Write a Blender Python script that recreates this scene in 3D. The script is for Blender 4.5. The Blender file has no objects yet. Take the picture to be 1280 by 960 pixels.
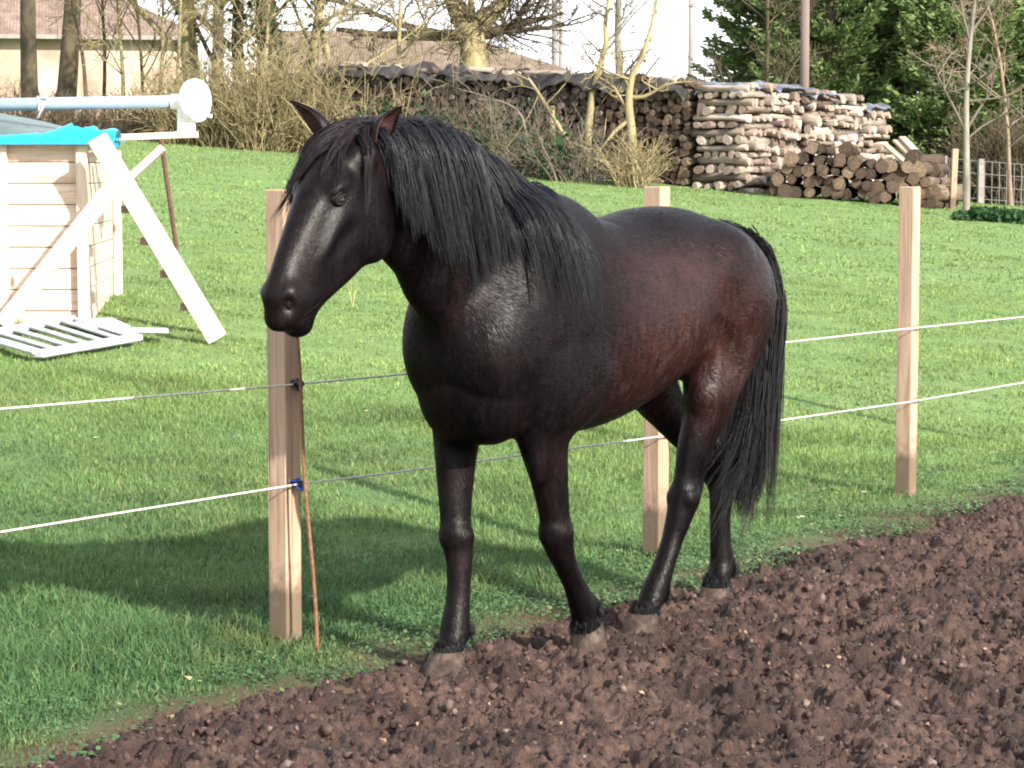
import bpy, math, random
import numpy as np
rnd = random.Random(7)
R = math.radians
SC = bpy.context.scene
COL = SC.collection
# ---------- the photograph's camera, used to lay out the place ----------
FPX = 3000.0; CAMH = 1.59; PITCH = math.atan(257.4/3000)
def ray(px, py):
    u = (px-640)/FPX; v = (480-py)/FPX
    c, s = math.cos(PITCH), math.sin(PITCH)
    return np.array([u, c+v*s, -s+v*c])
CAM = np.array([0, 0, CAMH])
def at(px, py, D):
    d = ray(px, py); return CAM + d*(D/d[1])
# ---------- object helpers ----------
def tag(o, label=None, cat=None, group=None, kind=None):
    if label: o['label'] = label
    if cat: o['category'] = cat
    if group: o['group'] = group
    if kind: o['kind'] = kind
    return o
def empty(name, loc=(0,0,0), rz=0, **k):
    o = bpy.data.objects.new(name, None); COL.objects.link(o)
    o.location = [float(v) for v in loc]; o.rotation_euler = (0,0,rz); o.empty_display_size = .1
    return tag(o, **k)
def mk(name, V, Fc, mats, parent=None, smooth=True, midx=None, loc=None, **k):
    me = bpy.data.meshes.new(name)
    V = np.asarray(V, dtype=np.float32).reshape(-1,3)
    if isinstance(Fc, np.ndarray):
        n = Fc.shape[1]
        me.vertices.add(len(V)); me.vertices.foreach_set('co', V.ravel())
        me.loops.add(Fc.size); me.loops.foreach_set('vertex_index', Fc.ravel().astype(np.int32))
        me.polygons.add(len(Fc))
        me.polygons.foreach_set('loop_start', np.arange(0, Fc.size, n, dtype=np.int32))
        me.polygons.foreach_set('loop_total', np.full(len(Fc), n, dtype=np.int32))
    else:
        me.from_pydata(V.tolist(), [], [list(map(int, f)) for f in Fc])
    if not isinstance(mats, (list, tuple)): mats = [mats]
    for m in mats: me.materials.append(m)
    if midx is not None: me.polygons.foreach_set('material_index', np.asarray(midx, dtype=np.int32))
    me.polygons.foreach_set('use_smooth', np.full(len(me.polygons), bool(smooth)))
    me.update(calc_edges=True)
    o = bpy.data.objects.new(name, me); COL.objects.link(o)
    if parent is not None: o.parent = parent
    if loc is not None: o.location = [float(v) for v in loc]
    return tag(o, **k)
def bake(name, V, F_, mats, label=None, cat=None, group=None, smooth=True, midx=None, base=None):
    """top-level single mesh thing with its origin at its base"""
    V = np.asarray(V, dtype=float).reshape(-1,3)
    if base is None: base = np.array([V[:,0].mean(), V[:,1].mean(), V[:,2].min()])
    return mk(name, V-base, F_, mats, smooth=smooth, midx=midx, loc=base, label=label, cat=cat, group=group)
class MB:
    """collects shapes into one mesh"""
    def __init__(s): s.V=[]; s.F=[]; s.M=[]
    def add(s, V, F_, m=0):
        n=len(s.V); s.V += [tuple(map(float,v)) for v in V]; s.F += [tuple(int(i)+n for i in f) for f in F_]; s.M += [m]*len(F_)
    def beam(s, a, b, w, h, up=(0,0,1), m=0, bev=0.0, jit=0):
        """box from a to b, w across, h along 'up'"""
        a=np.array(a,float); b=np.array(b,float); t=b-a; L=np.linalg.norm(t); t/=L
        up=np.array(up,float); x=np.cross(t,up); x/=np.linalg.norm(x); z=np.cross(x,t)
        c = bev
        pr=[(-w/2+c,-h/2),(w/2-c,-h/2),(w/2,-h/2+c),(w/2,h/2-c),(w/2-c,h/2),(-w/2+c,h/2),(-w/2,h/2-c),(-w/2,-h/2+c)] if c>0 else [(-w/2,-h/2),(w/2,-h/2),(w/2,h/2),(-w/2,h/2)]
        n=len(pr); V=[]
        for q in ((a, b) if c<=0 else (a, a+t*c, b-t*c, b)):
            k = 1.0
            if c>0 and (q is a or q is b): k = 1-2*c/max(w,h)
            for (u,v) in pr: V.append(q+x*u*k+z*v*k)
        R_=len(V)//n; F_=[]
        for r in range(R_-1):
            for i in range(n): F_.append((r*n+i, r*n+(i+1)%n, (r+1)*n+(i+1)%n, (r+1)*n+i))
        F_.append(tuple(range(n))[::-1]); F_.append(tuple(range((R_-1)*n, R_*n)))
        s.add(V,F_,m)
    def box(s, c, d, m=0, bev=0.0):
        c=np.array(c,float); s.beam(c-np.array([0,0,d[2]/2]), c+np.array([0,0,d[2]/2]), d[0], d[1], up=(0,1,0), m=m, bev=bev)
    def tube(s, pts, r, n=8, m=0, cap=True):
        V,F_ = tube(pts, r, n, cap); s.add(V,F_,m)
    def build(s, name, mats, parent=None, smooth=False, **k):
        return mk(name, s.V, s.F, mats, parent, smooth=smooth, midx=s.M, **k)
    def thing(s, name, mats, label, cat, group=None, smooth=False, base=None):
        return bake(name, s.V, s.F, mats, label, cat, group, smooth, s.M, base)
def tube(pts, r, n=8, cap=True):
    P=np.array(pts,float); K=len(P); r=np.broadcast_to(np.asarray(r,float),(K,))
    T=np.gradient(P,axis=0); T/=np.linalg.norm(T,axis=1)[:,None]+1e-12
    ref=np.array([0,0,1.]) if abs(T[0,2])<.9 else np.array([1.,0,0])
    V=[]; x=np.cross(T[0],ref); x/=np.linalg.norm(x)
    for i in range(K):
        x=x-T[i]*np.dot(x,T[i]); x/=np.linalg.norm(x)+1e-12; y=np.cross(T[i],x)
        for j in range(n):
            a=2*math.pi*j/n; V.append(P[i]+r[i]*(math.cos(a)*x+math.sin(a)*y))
    F_=[(i*n+j,i*n+(j+1)%n,(i+1)*n+(j+1)%n,(i+1)*n+j) for i in range(K-1) for j in range(n)]
    if cap: F_.append(tuple(range(n))[::-1]); F_.append(tuple(range((K-1)*n,K*n)))
    return np.array(V),F_
def strands(P, r, n=3):
    """P (N,S,3) strands, r (N,S) radii -> one mesh of thin tapered tubes"""
    N,S,_=P.shape
    T=np.gradient(P,axis=1); T/=np.linalg.norm(T,axis=2,keepdims=True)+1e-9
    ref=np.where(np.abs(T[...,2:3])<.9, np.array([0,0,1.]), np.array([1.,0,0]))
    X=np.cross(T,ref); X/=np.linalg.norm(X,axis=2,keepdims=True)+1e-9; Y=np.cross(T,X)
    a=np.arange(n)*2*np.pi/n
    V=P[:,:,None,:]+r[:,:,None,None]*(np.cos(a)[None,None,:,None]*X[:,:,None,:]+np.sin(a)[None,None,:,None]*Y[:,:,None,:])
    idx=np.arange(N*S*n).reshape(N,S,n)
    A=idx[:,:-1,:]; B=np.roll(idx,-1,axis=2)[:,:-1,:]; C_=np.roll(idx,-1,axis=2)[:,1:,:]; D_=idx[:,1:,:]
    return V.reshape(-1,3), np.stack([A,B,C_,D_],axis=-1).reshape(-1,4)
# ---------- materials ----------
def mat(name, col=(.5,.5,.5), rough=.8, spec=.3, metal=0.0, build=None):
    m=bpy.data.materials.new(name); m.use_nodes=True; nt=m.node_tree
    b=nt.nodes['Principled BSDF']; b.inputs['Base Color'].default_value=(*col,1)
    b.inputs['Roughness'].default_value=rough; b.inputs['Specular IOR Level'].default_value=spec
    b.inputs['Metallic'].default_value=metal
    if build: build(nt,b)
    return m
class N:
    """little node builder"""
    def __init__(s, nt): s.nt=nt; s.L=nt.links
    def n(s, t, **k):
        d=s.nt.nodes.new(t)
        for a,v in k.items():
            if a.startswith('_'): setattr(d,a[1:],v)
        return d
    def coord(s, w='Object'): return s.n('ShaderNodeTexCoord').outputs[w]
    def pos(s): return s.n('ShaderNodeNewGeometry').outputs['Position']
    def mapp(s, v, sc=(1,1,1), rot=(0,0,0), loc=(0,0,0)):
        m=s.n('ShaderNodeMapping'); s.L.new(v,m.inputs[0]); m.inputs['Scale'].default_value=sc; m.inputs['Rotation'].default_value=rot; m.inputs['Location'].default_value=loc
        return m.outputs[0]
    def noise(s, v, scale=5, det=4, rough=.55, dist=0, out='Fac'):
        m=s.n('ShaderNodeTexNoise'); s.L.new(v,m.inputs['Vector']); m.inputs['Scale'].default_value=scale; m.inputs['Detail'].default_value=det
        m.inputs['Roughness'].default_value=rough; m.inputs['Distortion'].default_value=dist; return m.outputs[out]
    def voro(s, v, scale=5, out='Distance', feat='F1'):
        m=s.n('ShaderNodeTexVoronoi'); m.feature=feat; s.L.new(v,m.inputs['Vector']); m.inputs['Scale'].default_value=scale; return m.outputs[out]
    def ramp(s, f, stops, interp='LINEAR'):
        m=s.n('ShaderNodeValToRGB'); m.color_ramp.interpolation=interp; e=m.color_ramp.elements
        while len(e)<len(stops): e.new(.5)
        for i,(p,c) in enumerate(stops):
            e[i].position=p; e[i].color=(*c,1) if hasattr(c,'__len__') else (c,c,c,1)
        s.L.new(f,m.inputs[0]); return m.outputs[0]
    def mix(s, f, a, b, mode='MIX'):
        m=s.n('ShaderNodeMix'); m.data_type='RGBA'; m.blend_type=mode
        for i,v in ((0,f),(6,a),(7,b)):
            if hasattr(v,'is_linked') or hasattr(v,'links'): s.L.new(v,m.inputs[i])
            elif hasattr(v,'__len__'): m.inputs[i].default_value=(*v,1) if len(v)==3 else v
            else: m.inputs[i].default_value=v if i==0 else (v,v,v,1)
        return m.outputs[2]
    def math(s, op, a, b=0, clamp=False):
        m=s.n('ShaderNodeMath'); m.operation=op; m.use_clamp=clamp
        for i,v in ((0,a),(1,b)):
            if hasattr(v,'links'): s.L.new(v,m.inputs[i])
            else: m.inputs[i].default_value=v
        return m.outputs[0]
    def sep(s, v): m=s.n('ShaderNodeSeparateXYZ'); s.L.new(v,m.inputs[0]); return m.outputs
    def bump(s, h, strength=.3, dist=.01, b=None):
        m=s.n('ShaderNodeBump'); s.L.new(h,m.inputs['Height']); m.inputs['Strength'].default_value=strength; m.inputs['Distance'].default_value=dist
        if b is not None: s.L.new(m.outputs[0], b.inputs['Normal'])
        return m.outputs[0]
    def rand(s): return s.n('ShaderNodeObjectInfo').outputs['Random']
    def island(s): return s.n('ShaderNodeNewGeometry').outputs['Random Per Island']
    def to(s, v, b, name): s.L.new(v, b.inputs[name])
def noise_mat(name, c1, c2, scale=8, rough=.8, spec=.25, bump=.3, bdist=.01, stretch=(1,1,1), rand=0.0, island=0.0, c3=None, det=5):
    def f(nt,b):
        g=N(nt); v=g.mapp(g.coord(), stretch); n1=g.noise(v,scale,det)
        st=[(.3,c1),(.7,c2)] if c3 is None else [(.28,c1),(.5,c2),(.72,c3)]
        c=g.ramp(n1,st)
        if rand: c=g.mix(1.0,c,g.ramp(g.rand(),[(0,1-rand),(1,1.0)]),'MULTIPLY')
        if island: c=g.mix(1.0,c,g.ramp(g.island(),[(0,1-island),(1,1.0)]),'MULTIPLY')
        g.to(c,b,'Base Color')
        if bump: g.bump(g.noise(v,scale*3,4),bump,bdist,b)
    return mat(name,rough=rough,spec=spec,build=f)
# ---------- numpy noise ----------
def _hash(ix,iy,iz,seed=0):
    h=(ix.astype(np.int64)*374761393+iy.astype(np.int64)*668265263+iz.astype(np.int64)*2147483647+seed*974634777)&0xffffffff
    h=((h^(h>>13))*1274126177)&0xffffffff; h=(h^(h>>16))&0xffffffff
    return h.astype(np.float64)/4294967295.0
def vnoise(x,y,seed=0):
    ix=np.floor(x).astype(np.int64); iy=np.floor(y).astype(np.int64); fx=x-ix; fy=y-iy
    fx=fx*fx*fx*(fx*(fx*6-15)+10); fy=fy*fy*fy*(fy*(fy*6-15)+10); z=np.zeros_like(ix)
    a=_hash(ix,iy,z,seed); b=_hash(ix+1,iy,z,seed); c=_hash(ix,iy+1,z,seed); d=_hash(ix+1,iy+1,z,seed)
    return (a*(1-fx)+b*fx)*(1-fy)+(c*(1-fx)+d*fx)*fy
def fbm(x,y,oct=4,seed=0,g=.5):
    s=0;a=1;t=0
    for o in range(oct):
        s=s+a*vnoise(x*2**o+17.3*o,y*2**o+9.1*o,seed+o); t+=a; a*=g
    return s/t
def worley(x,y,seed=0):
    ix=np.floor(x).astype(np.int64); iy=np.floor(y).astype(np.int64); z=np.zeros_like(ix)
    f1=np.full(x.shape,9.0); idv=np.zeros(x.shape)
    for dx in (-1,0,1):
        for dy in (-1,0,1):
            cx=ix+dx; cy=iy+dy
            px=cx+_hash(cx,cy,z,seed); py=cy+_hash(cx,cy,z,seed+5)
            d=(x-px)**2+(y-py)**2; r=_hash(cx,cy,z,seed+9)
            m=d<f1; f1=np.where(m,d,f1); idv=np.where(m,r,idv)
    return np.sqrt(f1),idv
# ---------- terrain ----------
P1=np.array([-.771,8.072]); FD=np.array([.575,.818]); NB=np.array([-.818,.575])
def sdist(x,y): return (x-P1[0])*NB[0]+(y-P1[1])*NB[1]      # metres behind the fence line
def height(x,y):
    x=np.asarray(x,float); y=np.asarray(y,float)
    s=sdist(x,y)-.5
    g=.092*np.where(s>0, s*s/(s+.8*np.exp(-s)), 0)
    g=np.maximum(g,0)
    # beyond the far edge of the field the slope eases off
    e=np.maximum(y-43,0); g=g-.053*e*np.clip(s/6,0,1)
    return g+np.where(s>0,(fbm(x*.35,y*.35,3,5)-.5)*.10*np.clip(s/8,0,1),0)
def hz(x,y): return float(height(np.array([x]),np.array([y]))[0])
def hit(px,py):
    d=ray(px,py)
    for t in np.arange(5,200,.02):
        p=CAM+d*t
        if p[2]<=hz(p[0],p[1]): return p
    return CAM+d*200
# =================== ground ===================
def grid_sheet(name,xs,ys,zf,mats,frame=None,**k):
    X,Y=np.meshgrid(xs,ys,indexing='ij')
    if frame is not None: WX=P1[0]+X*FD[0]+Y*NB[0]; WY=P1[1]+X*FD[1]+Y*NB[1]
    else: WX,WY=X,Y
    Z=zf(WX,WY,X,Y); V=np.stack([WX,WY,Z],-1).reshape(-1,3); n,m=X.shape; I=np.arange(n*m).reshape(n,m)
    F_=np.stack([I[:-1,:-1],I[1:,:-1],I[1:,1:],I[:-1,1:]],-1).reshape(-1,4)
    if frame is not None: pass
    return mk(name,V,F_,mats,**k)
def edge_s(t):      # wavy border between grass and soil, in metres from the fence line
    return -.52+.10*np.clip(-1.2-t,0,1)*0-.16*np.clip((-1.1-t)/.8,0,1)+.16*(fbm(t*1.1,t*0+3.3,3,11)-.5)+.11*(fbm(t*5.0,t*0+7.7,3,12)-.5)
def lawn_z(x,y,a,b):
    t=(x-P1[0])*FD[0]+(y-P1[1])*FD[1]; s=sdist(x,y)
    return height(x,y)-.16*np.clip((edge_s(t)-.10-s)/.35,0,1)+(fbm(x*3,y*3,3,21)-.5)*.03*np.clip(s+.6,0,1)*(y<60)
def near_shade(g,v):      # soft shade painted into the lusher grass towards the paddock, short pale turf upslope
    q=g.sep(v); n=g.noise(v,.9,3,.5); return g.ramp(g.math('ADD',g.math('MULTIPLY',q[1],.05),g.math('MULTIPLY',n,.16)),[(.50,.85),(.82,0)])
def lawn_m(nt,b):
    g=N(nt); v=g.pos()
    n1=g.noise(v,.55,4,.55); n2=g.noise(v,3.5,5,.6); n3=g.noise(g.mapp(v,(1,1,1)),40,4,.7)
    c=g.mix(n1,(.150,.230,.085),(.200,.290,.105)); c=g.mix(g.ramp(n2,[(.42,0),(.62,.8)]),c,(.120,.195,.070))
    c=g.mix(g.ramp(n3,[(.35,.5),(.6,0)]),c,(.075,.12,.045))
    q=g.sep(v); nr=near_shade(g,v); c=g.mix(nr,c,(.052,.105,.045)); sd=g.math('ADD',g.math('MULTIPLY',g.math('ADD',q[0],.771),-.818),g.math('MULTIPLY',g.math('ADD',q[1],-8.072),.575))
    soil=g.ramp(g.math('ADD',sd,g.math('MULTIPLY',n2,.9)),[(.02,1.0),(.42,0.0)]); c=g.mix(soil,c,(.095,.066,.042)); g.to(c,b,'Base Color'); b.inputs['Roughness'].default_value=.9
    g.bump(n3,.7,.03,b)
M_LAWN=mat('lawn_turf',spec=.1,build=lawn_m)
def spaced(a,b,near,step0,grow):
    out=[near]; s=step0
    while out[-1]<b: out.append(out[-1]+s); s*=grow
    s=step0; o2=[near]
    while o2[-1]>a: o2.append(o2[-1]-s); s*=grow
    return np.array(o2[::-1][:-1]+out)
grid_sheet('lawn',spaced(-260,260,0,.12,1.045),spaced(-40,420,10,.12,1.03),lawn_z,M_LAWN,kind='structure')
# ---- trodden soil of the paddock ----
def mud_z(x,y,t,s):
    wx=x+.06*(fbm(x*13,y*13,4,31,.6)-.5)*2; wy=y+.06*(fbm(x*13+40,y*13,4,32,.6)-.5)*2
    z=(fbm(x*1.6,y*1.6,3,33)-.5)*.09
    d1,i1=worley(wx/.105,wy/.105,34); z=z+np.sqrt(np.clip(1-(d1*1.25)**2,0,1))*.030*(.15+i1)
    d2,i2=worley(wx/.058+3,wy/.058,35); z=z+np.sqrt(np.clip(1-(d2*1.4)**2,0,1))*.026*np.clip(i2*1.6-.45,0,1)
    d3,i3=worley(wx/.024+9,wy/.024,36); z=z+np.sqrt(np.clip(1-(d3*1.5)**2,0,1))*.013*np.clip(i3*1.5-.4,0,1)
    z=z+(.5-np.abs(fbm(x*16,y*16,3,37,.6)-.5)*4)*.014+(fbm(x*55,y*55,3,47,.7)-.5)*.030+(fbm(wx*26,wy*26,3,49,.65)-.5)*.034-np.clip(.42-fbm(wx*11,wy*11,3,48),0,1)*.16
    # hoof-sized pits
    d4,i4=worley(x/.26,y/.26,38); z=z-np.clip(1-d4*3.0,0,1)**.6*.06*(i4>.4)
    z=z-.022
    for S in ((.815,-.055),(.275,.108),(-.125,.08),(-.80,-.02)):   # keep the soil just under each hoof
        hx=HM[0]-.575*S[0]+.818*S[1]; hy=HM[1]-.818*S[0]-.575*S[1]
        w=np.exp(-(((x-hx)**2+(y-hy)**2)/.105**2)**2); z=z*(1-w)+.000*w+w*.010*(fbm(x*30,y*30,2,39)-.5)
    e=edge_s(t)-s                       # >0 inside the paddock
    k=np.clip(e/.22+.5,0,1); z=z*(.35+.65*k)-.085*np.clip(-e/.14,0,1)+.012*k
    far=np.clip((-s-5)/4,0,1); return z*(1-.5*far)
HM=np.array([.32,8.23,0.0])
def mud_m(nt,b):
    g=N(nt); v=g.pos()
    n1=g.noise(v,2.2,4,.6); n2=g.noise(v,26,5,.65); n3=g.noise(v,120,3,.7)
    c=g.mix(g.ramp(n1,[(.38,0),(.60,1)]),(.040,.022,.017),(.102,.061,.046))
    c=g.mix(g.ramp(n2,[(.38,.75),(.60,0)]),c,(.024,.016,.015)); c=g.mix(g.ramp(n2,[(.58,0),(.75,.6)]),c,(.145,.100,.082))
    c=g.mix(g.ramp(n3,[(.62,0),(.80,.5)]),c,(.15,.10,.08)); g.to(c,b,'Base Color')
    g.to(g.ramp(n2,[(.35,.55),(.65,.92)]),b,'Roughness'); g.bump(g.math('ADD',n3,n2),.95,.012,b)
M_MUD=mat('trodden_soil',spec=.28,build=mud_m)
def seg(lo,hi,st): return np.arange(lo,hi-1e-9,st)
ts=np.concatenate([seg(-14,-2.3,.12),seg(-2.3,5.2,.0085),seg(5.2,7,.02),seg(7,30,.15)])
ss=np.concatenate([seg(-25,-6,.3),seg(-6,-3.3,.05),seg(-3.3,-.2,.0095)])
grid_sheet('paddock_soil',ts,ss,mud_z,M_MUD,frame=1,kind='structure')
rs=np.random.RandomState(11)
# loose crumbs of soil
def crumbs(n):
    ico=np.array([(0,0,1),(.89,0,.45),(.28,.85,.45),(-.72,.53,.45),(-.72,-.53,.45),(.28,-.85,.45),(.72,.53,-.45),(-.28,.85,-.45),(-.89,0,-.45),(-.28,-.85,-.45),(.72,-.53,-.45),(0,0,-1)])
    fc=np.array([(0,1,2),(0,2,3),(0,3,4),(0,4,5),(0,5,1),(1,6,2),(2,7,3),(3,8,4),(4,9,5),(5,10,1),(6,7,2),(7,8,3),(8,9,4),(9,10,5),(10,6,1),(11,7,6),(11,8,7),(11,9,8),(11,10,9),(11,6,10)])
    t=rs.uniform(-2.3,6,n); s=-.45-rs.rand(n)**1.1*2.8; s=np.minimum(s,edge_s(t)+.05+rs.rand(n)*.05)
    x=P1[0]+t*FD[0]+s*NB[0]; y=P1[1]+t*FD[1]+s*NB[1]; z=mud_z(x,y,t,s)
    r=rs.uniform(.0035,.009,n)*np.where(rs.rand(n)<.15,1.9,1)*np.where(rs.rand(n)<.03,1.5,1)
    V=ico[None]*(1+rs.uniform(-.38,.38,(n,12,1)))*r[:,None,None]*rs.uniform(.6,1.35,(n,1,3))+np.stack([x,y,z+r*.25],-1)[:,None,:]
    F_=(fc[None]+12*np.arange(n)[:,None,None]).reshape(-1,3); return V.reshape(-1,3),F_
def crumb_m(nt,b):
    g=N(nt); v=g.pos(); n2=g.noise(v,60,4,.65); c=g.ramp(g.island(),[(0,(.022,.015,.013)),(.5,(.070,.042,.033)),(.9,(.118,.075,.059)),(1,(.17,.13,.11))]); c=g.mix(g.ramp(n2,[(.4,.55),(.6,0)]),c,(.024,.014,.012)); g.to(c,b,'Base Color'); g.bump(n2,.5,.004,b)
M_CRUMB=mat('soil_crumb',rough=.85,spec=.25,build=crumb_m)
V,F_=crumbs(15000); mk('soil_crumbs',V,F_,M_CRUMB,kind='stuff',label='loose crumbs of brown soil over the trodden paddock')
# ---- grass blades ----
def blades(n,x,y,h,w,lean,zofs=0.0):
    z=lawn_z(x,y,0,0)+zofs; a=rs.rand(n)*2*np.pi; la=rs.rand(n)*2*np.pi
    dx,dy=np.cos(a)*w/2,np.sin(a)*w/2; lx,ly=np.cos(la)*lean*h,np.sin(la)*lean*h
    b0=np.stack([x,y,z-.01],-1); o=np.stack([dx,dy,0*dx],-1); m=np.stack([lx*.35,ly*.35,h*.6],-1); t=np.stack([lx,ly,h*(1-.25*lean**2)],-1)
    V=np.stack([b0-o,b0+o,b0+m+o*.75,b0+m-o*.75,b0+t],1)
    i=5*np.arange(n)[:,None]; F_=np.concatenate([i+np.array([[0,1,2]]),i+np.array([[0,2,3]]),i+np.array([[3,2,4]])],0)
    return V.reshape(-1,3),F_
def grass_m(c1,c2,c3,nm):
    def f(nt,b):
        g=N(nt); v=g.pos(); n1=g.noise(v,.6,3,.55); n2=g.noise(v,3.2,4,.6)
        c=g.mix(g.ramp(n1,[(.3,0),(.7,1)]),c1,c2); c=g.mix(g.ramp(n2,[(.45,0),(.68,.7)]),c,c3)
        c=g.mix(near_shade(g,v),c,g.mix(n2,(.046,.112,.044),(.074,.150,.058))); c=g.mix(1.0,c,g.ramp(g.noise(g.mapp(v,(1,1.6,1)),.9,5,.65),[(.30,.58),(.5,1.0),(.70,1.25)]),'MULTIPLY'); c=g.mix(g.ramp(g.noise(v,1.7,4,.6),[(.56,0),(.70,.45)]),c,(.21,.25,.085)); c=g.mix(1.0,c,g.ramp(g.island(),[(0,.62),(.5,.95),(.93,1.25)]),'MULTIPLY'); c=g.mix(g.ramp(g.island(),[(.965,0),(.97,.7)]),c,(.30,.29,.13)); g.to(c,b,'Base Color'); b.inputs['Roughness'].default_value=.55
        t=g.n('ShaderNodeBsdfTranslucent'); g.L.new(c,t.inputs[0]); mx=g.n('ShaderNodeMixShader'); mx.inputs[0].default_value=.30
        g.L.new(b.outputs[0],mx.inputs[1]); g.L.new(t.outputs[0],mx.inputs[2]); g.L.new(mx.outputs[0],nt.nodes['Material Output'].inputs[0])
    return mat(nm,spec=.25,build=f)
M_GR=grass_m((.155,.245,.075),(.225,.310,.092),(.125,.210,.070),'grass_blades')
def scatter(n,y0,y1,margin,smin=-.6,power=1.0):
    """points in a widening strip in front of the viewer's side of the field"""
    y=y0+(y1-y0)*rs.rand(n)**power; x=(rs.rand(n)*2-1)*(y*.2134+margin)
    t=(x-P1[0])*FD[0]+(y-P1[1])*FD[1]; s=sdist(x,y)
    keep=s>edge_s(t)-.06+rs.rand(n)**2*.22
    return x[keep],y[keep]
Vs=[];Fs=[];o=0
for (n,y0,y1,mg,hh,ww,pw) in ((170000,6.0,9.5,.9,(.026,.066),(.0035,.0065),1.0),(190000,9.5,14.5,1.0,(.022,.050),(.004,.007),1.0),(130000,14.5,25,1.2,(.018,.036),(.007,.013),1.0),(90000,25,50,1.5,(.02,.04),(.014,.028),1.0)):
    x,y=scatter(n,y0,y1,mg,power=pw); k=len(x)
    pn=fbm(x*1.6,y*1.6,3,41); keep=rs.rand(k)<.55+.9*pn; x,y=x[keep],y[keep]; k=len(x); pn=fbm(x*1.6,y*1.6,3,41); pf=fbm(x*6,y*6,2,42)
    t=(x-P1[0])*FD[0]+(y-P1[1])*FD[1]; s=sdist(x,y); e=np.clip((s-edge_s(t))/.6,.28,1)
    h=rs.uniform(*hh,k)*(.45+.95*pn+.35*pf)*e*(1+ .55*np.exp(-((x+1.05)**2+(y-8.0)**2)/.25))
    V,F_=blades(k,x,y,h,rs.uniform(*ww,k),rs.uniform(.1,1.0,k)); Vs.append(V);Fs.append(F_+o);o+=len(V)
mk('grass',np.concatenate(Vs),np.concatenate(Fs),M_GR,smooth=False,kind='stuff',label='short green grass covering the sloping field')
# ---- clover and small weeds along the soil ----
n=30000; t=rs.uniform(-3,7,n); s=edge_s(t)+rs.rand(n)**1.6*.95-.07; q=fbm(t*2.3,s*2.3,3,51); m=(q>.47)|(rs.rand(n)<.10); t,s=t[m],s[m]; n=len(t)
x=P1[0]+t*FD[0]+s*NB[0]; y=P1[1]+t*FD[1]+s*NB[1]; z=np.maximum(lawn_z(x,y,0,0),mud_z(x,y,t,s))+rs.uniform(.006,.032,n)
r=rs.uniform(.004,.009,n); K=6; a=np.arange(K)*2*np.pi/K
nx=rs.randn(n)*.35; ny=rs.randn(n)*.35
V=np.stack([x[:,None]+r[:,None]*np.cos(a)*1.0,y[:,None]+r[:,None]*np.sin(a),z[:,None]+r[:,None]*(nx[:,None]*np.cos(a)+ny[:,None]*np.sin(a))],-1)
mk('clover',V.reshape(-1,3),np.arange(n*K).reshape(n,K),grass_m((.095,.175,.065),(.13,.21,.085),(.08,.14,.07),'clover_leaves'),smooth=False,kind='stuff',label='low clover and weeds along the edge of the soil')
# ---- daisies, dead leaves, straw ----
M_PET=mat('daisy_petals',(.8,.8,.78),.6); M_YEL=mat('daisy_heart',(.6,.42,.03),.7); M_STEM=mat('green_stem',(.06,.13,.03),.7)
for i,(px,py) in enumerate([(458,525),(389,763),(545,467),(1080,628),(1003,660),(690,560),(120,560)]):
    p=hit(px,py); b_=MB(); b_.tube([(0,0,0),(.003,.002,.03),(.0,.0,.055)],.0012,4,m=2)
    for k in range(9):
        a_=k*2*math.pi/9; c_,s_=math.cos(a_),math.sin(a_); b_.add([(c_*.003-s_*.003,s_*.003+c_*.003,.056),(c_*.011-s_*.003,s_*.011+c_*.003,.059),(c_*.011+s_*.003,s_*.011-c_*.003,.059),(c_*.003+s_*.003,s_*.003-c_*.003,.056)],[(0,1,2,3)],0)
    b_.tube([(0,0,.055),(0,0,.060)],[.0045,.003],7,m=1)
    b_.build('daisy',[M_PET,M_YEL,M_STEM],loc=(p[0],p[1],p[2]-.005),label='tiny white daisy in the short grass',cat='flower',group='daisies in the grass')
M_DEAD=noise_mat('dead_leaf',(.22,.13,.08),(.42,.30,.19),scale=40,rough=.8)
V=[];F_=[]
for (px,py) in [(1033,833),(1047,822),(800,866),(1160,905),(520,905),(770,765),(1105,735),(960,830),(655,940),(480,925),(235,848),(700,905),(385,880),(1230,812),(610,880),(850,930),(575,850),(930,790)]:
    p=at(px,py,1);d=ray(px,py);p=CAM+d*(CAMH-.035)/-d[2]; r_=rs.uniform(.008,.016); a0=rs.rand()*6; k=len(V)
    for j in range(7): a_=a0+j*2*math.pi/7; rr=r_*(1 if j%2 else .6); V.append((p[0]+rr*math.cos(a_),p[1]+rr*math.sin(a_)*.7,p[2]+.006*math.sin(a_*2)+rs.rand()*.004))
    F_.append(tuple(range(k,k+7)))
mk('leaf_litter',V,F_,M_DEAD,smooth=False,kind='stuff',label='small pale dead leaves and bits of straw on the soil')
# dry stalk behind the horse's chin
p=hit(441,384); b_=MB()
for k in range(7):
    a_=rs.uniform(-.5,.5); b_.tube([(0,0,0),(a_*.06,.01*k,.10),(a_*.18+.02,.0,.17+.02*k)],[.004,.003,.001],4)
b_.build('dry_weed',noise_mat('dry_stalk',(.35,.36,.14),(.5,.5,.22)),loc=p,label='pale yellow dry weed stalk standing alone in the field',cat='weed')
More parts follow.
